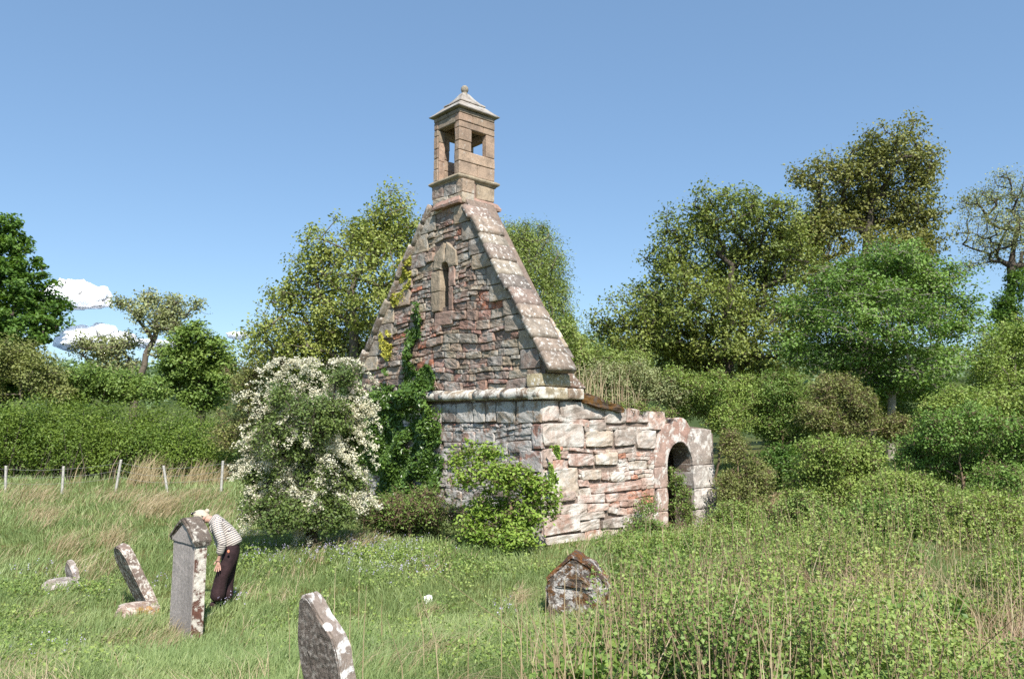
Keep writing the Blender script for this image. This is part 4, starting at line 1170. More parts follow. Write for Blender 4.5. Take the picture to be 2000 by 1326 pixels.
def build_grass():
    P, px, py = scatter_ground(330000, wy=.92)
    P = np.concatenate([P, near_patch(16000)])
    Y = np.maximum(P[:, 1], 1)
    inu = in_poly(np.concatenate([px, np.zeros(len(P) - len(px))]), np.concatenate([py, np.zeros(len(P) - len(px))]), UNDER)
    k_ = ~inu | (U(0, 1, len(P)) < .45); P = P[k_]; Y = Y[k_]; inu = inu[k_]
    tuft = fast_noise(P[:, 0], P[:, 1], 1.5, 1) * .6 + fast_noise(P[:, 0], P[:, 1], 4.2, 2) * .5
    h = np.clip(.13 + .10 * tuft, .05, .3) * U(.6, 1.35, len(P)) + np.clip((Y - 18) / 60, 0, .12)
    w = np.maximum(.0075, Y * .00075) * U(.7, 1.3, len(P))
    dry = fast_noise(P[:, 0], P[:, 1], .85, 3) * .6 + fast_noise(P[:, 0], P[:, 1], 2.6, 4) * .5
    lean = np.abs(rng.normal(.55, .4, len(P)))
    a = fast_noise(P[:, 0], P[:, 1], .5, 6) * 3 + rng.normal(size=len(P)) * 1.1
    dirs = np.stack([np.cos(a), np.sin(a), 0 * a], 1)
    V, Q = blades(P, h, w, lean, dirs=dirs)
    var = np.clip(.38 + .30 * dry + rng.normal(size=len(P)) * .2 + (U(0, 1, len(P)) < .05) * .5 - inu * .25, 0, 1)  # blades under the weeds coloured darker, painting the shadow between the plants
    o = link_mesh("grass", np_mesh("grass", V, Q, np.repeat(var, 2)), M['grass'])
    tag(o, "green meadow grass covering the churchyard", "grass", kind="stuff")
    # straw coloured dead grass, in flattened tufts
    P, px, py = scatter_ground(90000, wy=.95)
    dn = fast_noise(P[:, 0], P[:, 1], .8, 9) * .6 + fast_noise(P[:, 0], P[:, 1], 2.4, 10) * .5
    P = P[(dn > .20) & (U(0, 1, len(P)) < .5)]
    n = len(P); Y = P[:, 1]
    a = fast_noise(P[:, 0], P[:, 1], .35, 12) * 3 + rng.normal(size=n) * .5 + .3
    dirs = np.stack([np.cos(a), np.sin(a), 0 * a], 1)
    V, Q = blades(P, U(.14, .36, n), np.maximum(.006, Y * .0006), np.abs(rng.normal(1.1, .4, n)), .7, dirs)
    V2 = [V]; Q2 = [Q]; nv = len(V)
    # swept patches seen on the meadow left of the hawthorn and by the fence
    for (cx, cy, rx, ry, cnt, hh) in [(300, 1000, 45, 16, 700, .5), (80, 1015, 40, 16, 260, .4), (215, 1065, 30, 14, 200, .4), (120, 1075, 30, 14, 160, .4), (700, 1065, 45, 12, 200, .25), (430, 1010, 60, 18, 160, .45), (830, 1200, 25, 10, 160, .15),
                                 (1005, 1185, 16, 14, 160, .25), (150, 1120, 80, 30, 240, .3), (60, 975, 60, 18, 420, .5), (230, 975, 60, 12, 360, .4), (380, 975, 50, 10, 320, .4), (850, 1280, 60, 25, 200, .25), (310, 1260, 40, 15, 200, .2),
                                 (1480, 990, 50, 14, 900, .45), (1100, 985, 20, 10, 60, .3)]:
        xx = cx + rng.normal(size=cnt) * rx * .6; yy = cy + rng.normal(size=cnt) * ry * .6
        Pp = ground_pt(xx, np.maximum(yy, 930)); a = .25 + rng.normal(size=cnt) * .45
        dr = np.stack([np.cos(a), np.sin(a), 0 * a], 1)
        Vv, Qq = blades(Pp, U(.6, 1.3, cnt) * hh, np.maximum(.006, Pp[:, 1] * .0007), np.abs(rng.normal(.9, .35, cnt)), .7, dr)
        V2.append(Vv); Q2.append(Qq + nv); nv += len(Vv)
    V = np.concatenate(V2); Q = np.concatenate(Q2)
    o = link_mesh("dry_grass", np_mesh("dry_grass", V, Q, U(0, 1, len(Q))), M['straw'])
    tag(o, "swept tufts of straw-coloured dead grass in the meadow", "dry grass", kind="stuff")
    # tall pale reeds beyond the fence
    V2 = []; Q2 = []; nv = 0
    for (x0, x1, y, cnt, hh) in [(240, 306, 935, 230, 1.25), (312, 330, 930, 50, .9), (335, 425, 938, 230, .95), (415, 440, 942, 60, .8), (135, 160, 940, 16, 1.1), (1150, 1215, 0, 0, 0)]:
        if not cnt: continue
        xx = (x0 + x1) / 2 + rng.normal(size=cnt) * (x1 - x0) * .28; base = at(xx, np.full(cnt, y), 34 + U(-1, 1, cnt)); base[:, 2] = gz(base[:, 0], base[:, 1]) - .05
        Vv, Qq = blades(base, U(.25, 1.1, cnt) ** 1.2 * hh + .25, np.full(cnt, .028), np.abs(rng.normal(.35, .3, cnt)), .6, np.tile([[1.0, .2, 0]], (cnt, 1)))
        V2.append(Vv); Q2.append(Qq + nv); nv += len(Vv)
    o = link_mesh("reeds", np_mesh("reeds", np.concatenate(V2), np.concatenate(Q2), U(0, 1, nv // 3)), M['straw'])
    tag(o, "tall pale dead reeds standing behind the fence posts", "reeds", kind="stuff")
build_grass()

def stalks(name, label, P, hmin, hmax, r, cat="dry stalks", lean=.25, mat='straw'):
    n = len(P); h = U(hmin, hmax, n); a = U(0, 6.28, n)
    d = np.stack([np.cos(a), np.sin(a), 0 * a], 1) * (np.abs(rng.normal(size=n)) * lean)[:, None]
    p1 = P + (d * .4 + [0, 0, 1]) * (h * .55)[:, None]; p2 = P + (d + [0, 0, .96]) * h[:, None]
    V, Q = tubes(P, p1, r, r * .8, 3); V2, Q2 = tubes(p1, p2, r * .8, r * .35, 3)
    o = link_mesh(name, np_mesh(name, np.concatenate([V, V2]), np.concatenate([Q, Q2 + len(V)]), np.tile(np.repeat(U(0, 1, n), 3), 2)), M[mat])
    tag(o, label, cat, kind="stuff")
def undergrowth():
    P, px, py = scatter_ground(9000, 1040, 2450, 975, 1600)
    k = in_poly(px, py, UNDER); P, px, py = P[k], px[k], py[k]
    dens = fast_noise(P[:, 0], P[:, 1], .7, 20)
    keep = (dens + .5 * fast_noise(P[:, 0], P[:, 1], 1.9, 23) > -.12) & (U(0, 1, len(P)) < np.clip(.25 + (px - 1130) / 260, .25, 1))
    P = P[keep][:3300]; n = len(P)
    h = U(.35, .95, n) * np.clip(1.0 + 1.0 * fast_noise(P[:, 0], P[:, 1], .5, 21), .5, 1.3) * np.clip(.55 + (P[:, 0] - .3 * P[:, 1] + 2.2) * .25, .5, 1.12)
    h = 1.12 * h * np.clip(.75 + .75 * fast_noise(P[:, 0], P[:, 1], 1.1, 27), .4, 1.45)
    h = np.minimum(h, .4 + .08 * P[:, 1])
    lean = rng.normal(size=(n, 2)) * .16
    top = P + np.concatenate([lean * h[:, None], h[:, None]], 1)
    V1, Q1 = tubes(P, top, .0045, .0025, 3)
    o = link_mesh("weed_stems", np_mesh("weed_stems", V1, Q1), M['twig'])
    tag(o, "reddish brown stems of the tall weeds at right", "weeds", kind="stuff")
    nl = 52
    k = np.repeat(np.arange(n), nl); u = U(.12, 1.04, n * nl) ** .85
    PP = P[k] + (top - P)[k] * u[:, None] + rng.normal(size=(n * nl, 3)) * (np.array([.042, .042, .03]) * (1.2 - .6 * u)[:, None])
    size = np.clip(.048 - .020 * u, .016, .055) * np.clip(.8 + PP[:, 1] * .03, .9, 1.5)
    V, Q = leaf_quads(PP, size, 1.0, None, .72)
    var = np.clip(.35 + .3 * u + rng.normal(size=len(PP)) * .2 + .25 * fast_noise(PP[:, 0], PP[:, 1], 1.4, 22) + .3 * fast_noise(PP[:, 0], PP[:, 1], .5, 24), 0, 1)
    o = link_mesh("undergrowth", np_mesh("undergrowth", V, Q, var), M['l_weed'])
    tag(o, "thick leafy weeds filling the right foreground", "undergrowth", kind="stuff")
    # darker, lower bramble cover in drifts between the tall stems
    P4, px, py = scatter_ground(14000, 1040, 2450, 975, 1600); k = in_poly(px, py, UNDER); P4 = P4[k]
    P4 = P4[fast_noise(P4[:, 0], P4[:, 1], .8, 41) + .5 * fast_noise(P4[:, 0], P4[:, 1], 2.1, 42) > .3]; n4 = len(P4); k4 = np.repeat(np.arange(n4), 9)
    Q4 = P4[k4] + rng.normal(size=(n4 * 9, 3)) * [.09, .09, 0]; Q4[:, 2] += U(.05, .42, n4 * 9)
    V, Q = leaf_quads(Q4, .06, .9, None, .7)
    tag(link_mesh("bramble_cover", np_mesh("bramble_cover", V, Q, U(0, 1, len(Q4))), M['l_mid']), "dark green bramble leaves in drifts low among the tall weeds", "brambles", kind="stuff")
    # dead leaf litter and dry stems inside it
    P2, px, py = scatter_ground(26000, 1040, 2450, 975, 1600); k = in_poly(px, py, UNDER); P2 = P2[k]; P2 = P2[fast_noise(P2[:, 0], P2[:, 1], .7, 31) + .4 * fast_noise(P2[:, 0], P2[:, 1], 2.2, 32) > -.1]
    P2 = P2[U(0, 1, len(P2)) < .5]
    V, Q = blades(P2, U(.2, .6, len(P2)), np.maximum(.007, P2[:, 1] * .0007), np.abs(rng.normal(.8, .5, len(P2))), .7)
    o = link_mesh("leaf_litter", np_mesh("leaf_litter", V, Q, U(0, 1, len(Q))), M['brown'])
    tag(o, "brown withered grass beneath the weeds", "withered grass", kind="stuff")
    P3, px, py = scatter_ground(1500, 1030, 2300, 1020, 1560); k = in_poly(px, py, UNDER); P3 = P3[k][:760]
    ex = ground_pt(np.concatenate([U(1050, 1500, 55), U(560, 1100, 16), U(1000, 1240, 26)]), np.concatenate([U(1340, 1480, 55), U(1250, 1420, 16), U(1330, 1420, 26)]))
    stalks("dry_stalks", "pale dry stalks standing among the weeds in the right foreground", np.concatenate([P3, ex]), .35, .95, .0042)
    # stalks on the turf roof
    n = 260; t_ = U(1.0, 4.5, n); s_ = U(.6, 4.0, n)
    stalks("roof_grass", "tall dead grass stems growing on the turf roof", ch_world(t_, s_, 2.75 + .6 * np.sin(np.pi * (s_ - .3) / 7)), .4, 1.25, .007, "dead grass", .35)
undergrowth()
def low_plants(label, name, zones, mat, size, nl, hh, cat):
    V2, Q2, vr_ = [], [], []; nv = 0
    for (cx, cy, rx, ry, cnt) in zones:
        xx = cx + rng.normal(size=cnt) * rx * .6; yy = np.maximum(cy + rng.normal(size=cnt) * ry * .6, 985)
        P = ground_pt(xx, yy); k = np.repeat(np.arange(cnt), nl)
        off = rng.normal(size=(cnt * nl, 3)) * [.07, .07, 0]; off[:, 2] = U(.02, hh, cnt * nl)
        PP = P[k] + off
        V, Q = leaf_quads(PP, size * np.clip(.5 + P[k, 1] * .05, .7, 1.4), 1.0, None, .7)
        V2.append(V); Q2.append(Q + nv); nv += len(V); vr_.append(U(0, 1, len(PP)))
    o = link_mesh(name, np_mesh(name, np.concatenate(V2), np.concatenate(Q2), np.concatenate(vr_)), M[mat])
    tag(o, label, cat, kind="stuff")
low_plants("low broad-leaved weeds dotted through the meadow grass", "ground_weeds",
           [(30, 1240, 90, 40, 120), (120, 1300, 120, 40, 120), (40, 1160, 60, 20, 60), (190, 1165, 50, 18, 50), (500, 1100, 60, 30, 60), (780, 1090, 120, 20, 160), (900, 1230, 200, 60, 120), (780, 1120, 160, 40, 120),
            (1250, 1075, 70, 14, 150), (1330, 1065, 60, 12, 120), (1420, 1045, 60, 10, 90), (640, 1230, 200, 60, 60), (960, 1300, 120, 30, 120), (1100, 1270, 40, 50, 80), (930, 1120, 120, 20, 80)], 'l_weed', .04, 12, .2, "weeds")
def bluebells():
    m = plain_mat("bluebell_petals", (.42, .38, .52), .6, 20, .2, bump=0)
    V2, Q2 = [], []; nv = 0
    for (cx, cy, rx, ry, cnt) in [(700, 1085, 110, 24, 130), (520, 1090, 60, 22, 50), (790, 1125, 60, 16, 46), (440, 1190, 36, 10, 16), (60, 1130, 60, 12, 14), (150, 1160, 50, 14, 12), (310, 1155, 20, 10, 6), (990, 1210, 20, 8, 8),
                                 (100, 1290, 80, 20, 12), (640, 1095, 60, 10, 14), (560, 1075, 40, 10, 8), (760, 1110, 90, 30, 16)]:
        P = ground_pt(cx + rng.normal(size=cnt) * rx * .7, np.maximum(cy + rng.normal(size=cnt) * ry * .7, 1000)); h = U(.12, .24, cnt)
        k = np.repeat(np.arange(cnt), 6); PP = P[k] + rng.normal(size=(cnt * 6, 3)) * [.014, .014, .03]; PP[:, 2] += h[k]
        V, Q = leaf_quads(PP, .021, .3, None, .7); V2.append(V); Q2.append(Q + nv); nv += len(V)
    o = link_mesh("bluebells", np_mesh("bluebells", np.concatenate(V2), np.concatenate(Q2)), m)
    tag(o, "pale bluebells scattered in the grass", "bluebells", kind="stuff")
bluebells()
# distant wood on the hill
def wood():
    n = 900; x = U(-260, 300, n); y = U(230, 420, n)
    z = gz(x, y); k = np.repeat(np.arange(n), 26)
    d = unit(rng.normal(size=(n * 26, 3))) * [3.6, 3.6, 4.6]; P = np.stack([x, y, z + 3.5], 1)[k] + d
    V, Q = leaf_quads(P, 2.4, .8, unit(d) * .6, .8)
    o = link_mesh("distant_wood", np_mesh("distant_wood", V, Q, np.clip(rng.normal(.5, .25, n), 0, 1)[k]), M['l_far'])
    tag(o, "far-off wood on the hillside", "wood", kind="stuff")
M['l_far'] = leaf_mat("far_wood_leaves", (.07, .12, .05), (.12, .18, .08))
wood()

# ------------------------------------------------------------------ fence
def fence():
    posts = [(121, 963, 925, 0.0), (225, 966, 916, .12), (327, 961, 925, -.2), (432, 956, 912, .02), (508, 950, 905, .22)]
    pts = [at(x, yb, 30 + .1 * i) for i, (x, yb, yt, ln) in enumerate(posts)]
    root = empty("wire_fence", (pts[1][0], pts[1][1], float(gz(pts[1][0], pts[1][1]))))
    tag(root, "wire fence with pale leaning wooden posts across the back of the meadow", "fence")
    mat = plain_mat("weathered_post", (.42, .40, .36), .85, 14, .25)
    tops = []
    X = [p[0] for p in pts]
    xs = [pts[0][0] - 4.2, pts[0][0] - 2.1] + X
    for i, (x, yb, yt, ln) in enumerate([(0, 0, 0, .05), (0, 0, 0, -.05)] + posts):
        if i < 2: p = np.array([xs[i], 30.0, 0])
        else: p = pts[i - 2].copy()
        p[2] = gz(p[0], p[1]); h = 1.0 if i < 2 else .28 + (yb - yt) / F * 30
        mb = MB(); n = 6; r = .048
        rings = []
        for j, (hh, rr) in enumerate([(-.3, r), (h * .5, r * .96), (h - .02, r * .95), (h, r * .8)]):
            for k in range(n):
                a = k * 2 * math.pi / n + .4
                rings.append((p[0] + math.cos(a) * rr + ln * hh, p[1] + math.sin(a) * rr, p[2] + hh + (.012 * math.sin(a * 2) if j > 1 else 0)))
        fs = [(j * n + k, j * n + (k + 1) % n, (j + 1) * n + (k + 1) % n, (j + 1) * n + k) for j in range(3) for k in range(n)] + [tuple(3 * n + k for k in range(n))]
        mb.add(rings, fs)
        if -40 < p[0]: mb.build("post", mat, root)
        tops.append(p + np.array([ln * h, 0, h]))
    ws_ = plain_mat("galvanised_wire", (.28, .28, .27), .5, 20, .2, bump=0)
    tops = sorted(tops, key=lambda q: q[0])
    for hfrac in (.1, .38, .62):
        A_, B_ = [], []
        for a, b in zip(tops[:-1], tops[1:]):
            a2 = a - [0, 0.07, hfrac]; b2 = b - [0, 0.07, hfrac]
            prev = a2
            for u in (.25, .5, .75, 1):
                q = a2 + (b2 - a2) * u; q[2] -= .05 * math.sin(u * math.pi); A_.append(prev); B_.append(q); prev = q
        V, Q = tubes(np.array(A_), np.array(B_), .004, .004, 4)
        link_mesh("wire", np_mesh("wire", V, Q), ws_, root, True)
fence()

# ------------------------------------------------------------------ gravestones
def slab(name, outline, thick, loc, yaw, lean_x=0.0, lean_y=0.0, mat=None, parent=None, jit=.008, bev=.015, inner=None):
    """upright slab: outline in (w, z), front at y=-thick/2; bevelled and roughened, evenly subdivided rims"""
    import bmesh
    bm = bmesh.new()
    pts = []
    n = len(outline)
    for i in range(n):
        a, b = np.array(outline[i]), np.array(outline[(i + 1) % n]); k = max(1, int(np.linalg.norm(b - a) / .06))
        for j in range(k): pts.append(a + (b - a) * j / k)
    f = bm.faces.new([bm.verts.new((p[0], -thick / 2, p[1])) for p in pts])
    r = bmesh.ops.extrude_face_region(bm, geom=[f])
    bmesh.ops.translate(bm, verts=[v for v in r['geom'] if isinstance(v, bmesh.types.BMVert)], vec=(0, thick, 0))
    ed = [e for e in bm.edges if len(e.link_faces) == 2 and e.calc_face_angle(0) > 1.0 and abs(e.verts[0].co.y - e.verts[1].co.y) < 1e-5]
    bmesh.ops.bevel(bm, geom=ed, offset=bev, segments=2, affect='EDGES')
    bmesh.ops.recalc_face_normals(bm, faces=bm.faces)
    for v in bm.verts:
        dn = mnoise.noise_vector(v.co * 9) * jit + mnoise.noise_vector(v.co * 2.5) * jit
        v.co += dn
    me = bpy.data.meshes.new(name); bm.to_mesh(me); bm.free()
    o = link_mesh(name, me, mat, None, False)
    o.location = tuple(loc); o.rotation_euler = (Matrix.Rotation(yaw, 3, 'Z') @ Matrix.Rotation(lean_y, 3, 'Y') @ Matrix.Rotation(lean_x, 3, 'X')).to_euler()
    if parent: o.parent = parent
    return o
def rock(name, label, loc, sx, sy, sz, mat, seed=1, yaw=0., cat="stone", rough=.25, flat=True):
    import bmesh
    bm = bmesh.new(); bmesh.ops.create_icosphere(bm, subdivisions=4, radius=1)
    for v in bm.verts:
        c = v.co; q = Vector((math.copysign(abs(c.x) ** .6, c.x), math.copysign(abs(c.y) ** .6, c.y), math.copysign(abs(c.z) ** .6, c.z)))
        q += mnoise.noise_vector(c * 1.3 + Vector((seed, 0, 0))) * rough + mnoise.noise_vector(c * 5 + Vector((seed, 0, 0))) * rough * .25
        v.co = Vector((q.x * sx, q.y * sy, q.z * sz))
    me = bpy.data.meshes.new(name); bm.to_mesh(me); bm.free()
    o = link_mesh(name, me, mat, None, True); o.location = tuple(loc); o.rotation_euler = (0, 0, yaw)
    return tag(o, label, cat) if label else o
GRP = "gravestones in the churchyard grass"
def onground(px, py, Y, dz=0.0):
    p = at(px, py, Y); p[2] = float(gz(p[0], p[1])) + dz; return p
# tall stone with a gabled, scroll-ended cap
def tall_stone():
    Y = 10.6; p = onground(362, 1238, Y, -.25)
    root = empty("gravestone", p, math.radians(-45)); root.rotation_euler = (0, math.radians(1.0), math.radians(-45))
    tag(root, "tallest gravestone, upright with a gabled cap, the bending person behind it", "gravestone", GRP)
    m1 = stone_mat("weathered_gravestone", lichen=.0, base=(.47, .41, .38), dark=.3, bump=.35, fine=28, streak=True)
    mlich = stone_mat("lichened_gravestone_edge", lichen=.55, lscale=6, base=(.16, .075, .055), dark=.2, bump=.6, lcol=(.68, .64, .56), spots=.5)
    mcap = stone_mat("rough_grey_cap", lichen=.3, lscale=9, base=(.17, .135, .11), dark=.5, bump=1.0, fine=22, lcol=(.5, .46, .4), spots=.25)
    W, T_, H = .33, .08, 1.42
    s1 = slab("slab", [(-W, 0), (W, 0), (W, H), (-W, H)], T_ * 2, (0, 0, 0), 0, mat=m1, parent=root, jit=.005, bev=.012)
    s2 = slab("side_face", [(-T_ * .93, .02), (T_ * .93, .02), (T_ * .93, H - .005), (-T_ * .93, H - .005)], .02, (W + .004, 0, 0), math.pi / 2, mat=mlich, parent=root, jit=.004, bev=.006)
    s3 = slab("side_face", [(-T_ * .93, .02), (T_ * .93, .02), (T_ * .93, H - .005), (-T_ * .93, H - .005)], .02, (-W - .004, 0, 0), math.pi / 2, mat=mlich, parent=root, jit=.004, bev=.006)
    # pediment block
    slab("pediment", [(-W - .03, H), (W + .03, H), (W + .03, H + .05), (.05, H + .25), (-.05, H + .25), (-W - .03, H + .05)], T_ * 2 + .03, (0, 0, 0), 0, mat=m1, parent=root, jit=.007)
    # curved cap slabs, thick, ends flicked outwards
    def curve(sg):
        o_, i_ = [], []
        for u in np.linspace(0, 1, 9):
            x = sg * (W + .055) * u; z = H + .33 - .26 * u ** 1.25 + (.02 * math.sin(u * math.pi))
            if u > .85: z -= -.015
            o_.append((x, z)); i_.append((x * .97, z - .075))
        return o_ + i_[::-1]
    c = curve(1)[:9]; l = curve(-1)[:9][::-1]
    outer = l + c[1:]
    inner = [(x * .95, z - .075) for x, z in outer][::-1]
    slab("cap", outer + inner, T_ * 2 + .08, (0, .0, 0), 0, mat=mcap, parent=root, jit=.016, bev=.02)
tall_stone()
# leaning slab and the stone it stands against
def leaning():
    Y = 12.0; p = onground(302, 1182, Y, -.12)
    m = stone_mat("speckled_slab_edge", lichen=.42, lscale=16, base=(.26, .19, .155), dark=.4, bump=.6, lcol=(.60, .56, .50), spots=.2)
    o = slab("gravestone", [(-.27, -.1), (.27, -.1), (.27, .98), (.2, 1.1), (.07, 1.17), (-.07, 1.17), (-.2, 1.1), (-.27, .98)], .14, p, math.radians(-58), mat=m, jit=.01)
    ax = Matrix.Rotation(math.radians(-29), 3, 'Y')      # leans to the left of the picture
    o.rotation_euler = (ax @ Matrix.Rotation(math.radians(-50), 3, 'Z')).to_euler()
    tag(o, "slab gravestone leaning far over to the left above a mossy stone", "gravestone", GRP)
leaning()
mr = stone_mat("mossy_pink_stone", lichen=.5, lscale=8, base=(.34, .24, .19), moss=.35, mosscol=(.17, .09, .02), bump=.8, dark=.25, lcol=(.6, .52, .44))
rock("fallen_stone", "low mossy pink stone at the foot of the leaning slab", onground(268, 1180, 11.6, -.02), .29, .2, .17, mr, 3, .3)
mg = stone_mat("grey_stone", lichen=.55, lscale=7, base=(.30, .25, .21), bump=.6, dark=.3, lcol=(.5, .45, .42))
rock("fallen_stone", "flat grey stone lying in the grass at far left", onground(115, 1140, 13.6, .02), .23, .2, .13, mg, 8, .1)
o = slab("gravestone", [(-.2, -.1), (.2, -.1), (.2, .2), (.1, .36), (-.02, .42), (-.2, .3)], .1, onground(145, 1134, 13.9, -.02), math.radians(-48), mat=mg, jit=.01)
o.rotation_euler = (Matrix.Rotation(math.radians(-14), 3, 'Y') @ Matrix.Rotation(math.radians(-45), 3, 'Z')).to_euler()
tag(o, "small sunken gravestone beside the flat grey stone", "gravestone", GRP)
rock("white_stone", "small bright white stone lying in the grass in the middle of the meadow", onground(836, 1170, 11.4, .03), .055, .05, .07, plain_mat("white_stone", (.78, .76, .72), .8, 10, .06), 2, .2, rough=.4)
# foreground stone
def foreground():
    Y = 4.7; p = at(668, 1540, Y)
    mf = stone_mat("rough_dark_face", lichen=.42, lscale=30, base=(.17, .14, .12), dark=.4, bump=1.6, fine=34, lcol=(.30, .27, .24), moss=.12)
    me_ = stone_mat("white_lichened_edge", lichen=.42, lscale=7, base=(.30, .24, .20), dark=.1, bump=.5, lcol=(.80, .79, .76), spots=.55)
    root = empty("gravestone", p)
    root.rotation_euler = (0, 0, math.radians(-30))
    tag(root, "nearest gravestone with dark rough face and white-lichened edge, cut by the bottom of the photo", "gravestone", GRP)
    fp = [(589, 1180), (593, 1170), (599, 1167), (607, 1173), (614, 1182), (629, 1207), (643, 1222), (657, 1242), (667, 1267), (674, 1297), (679, 1326), (684, 1400), (686, 1540),
          (622, 1540), (614, 1400), (603, 1326), (596, 1300), (590, 1265), (588, 1240), (588, 1200)]
    out = [((x - 668) / 331 / .76, float(at(668, y, Y)[2]) - float(p[2])) for x, y in fp][::-1]
    slab("slab", out, .125, (0, 0, 0), 0, mat=me_, parent=root, jit=.007, bev=.012)
    cxo = sum(q[0] for q in out) / len(out)
    inn = [(cxo + (x - cxo) * .95, z - .012) for x, z in out]
    slab("front_face", inn, .016, (0, -.059, 0), 0, mat=mf, parent=root, jit=.004, bev=.004)
foreground()
# mossy gabled stone among the weeds
def mossy():
    Y = 10.0; p = onground(1131, 1208, Y, -.15)
    root = empty("gravestone", p, math.radians(-18)); tag(root, "squat gabled gravestone crusted with orange moss and white lichen by the weeds", "gravestone", GRP)
    ma = stone_mat("moss_and_lichen_stone", lichen=.5, lscale=8, base=(.15, .12, .10), moss=.5, mosscol=(.075, .035, .012), mscale=9, dark=.4, bump=1.4, fine=26, lcol=(.58, .55, .52))
    mb_ = stone_mat("orange_moss_cap", lichen=.35, base=(.14, .10, .08), moss=.5, mosscol=(.10, .04, .010), dark=.5, bump=1.4, fine=30)
    slab("slab", [(-.37, 0), (.37, 0), (.39, .55), (.31, .66), (.02, .88), (-.05, .88), (-.33, .64), (-.38, .5)], .30, (0, 0, 0), 0, mat=ma, parent=root, jit=.03, bev=.03)
    slab("moulding", [(-.25, .52), (.27, .50), (.27, .53), (.0, .74), (-.03, .74), (-.25, .55)], .03, (0, -.155, 0), 0, mat=ma, parent=root, jit=.02, bev=.02)
    slab("cap", [(.36, .64), (.20, .80), (.03, .90), (-.06, .92), (-.24, .76), (-.36, .64), (-.34, .58), (-.2, .70), (-.05, .85), (.01, .84), (.18, .72), (.34, .58)], .315, (0, 0, 0), 0, mat=mb_, parent=root, jit=.034, bev=.02)
mossy()

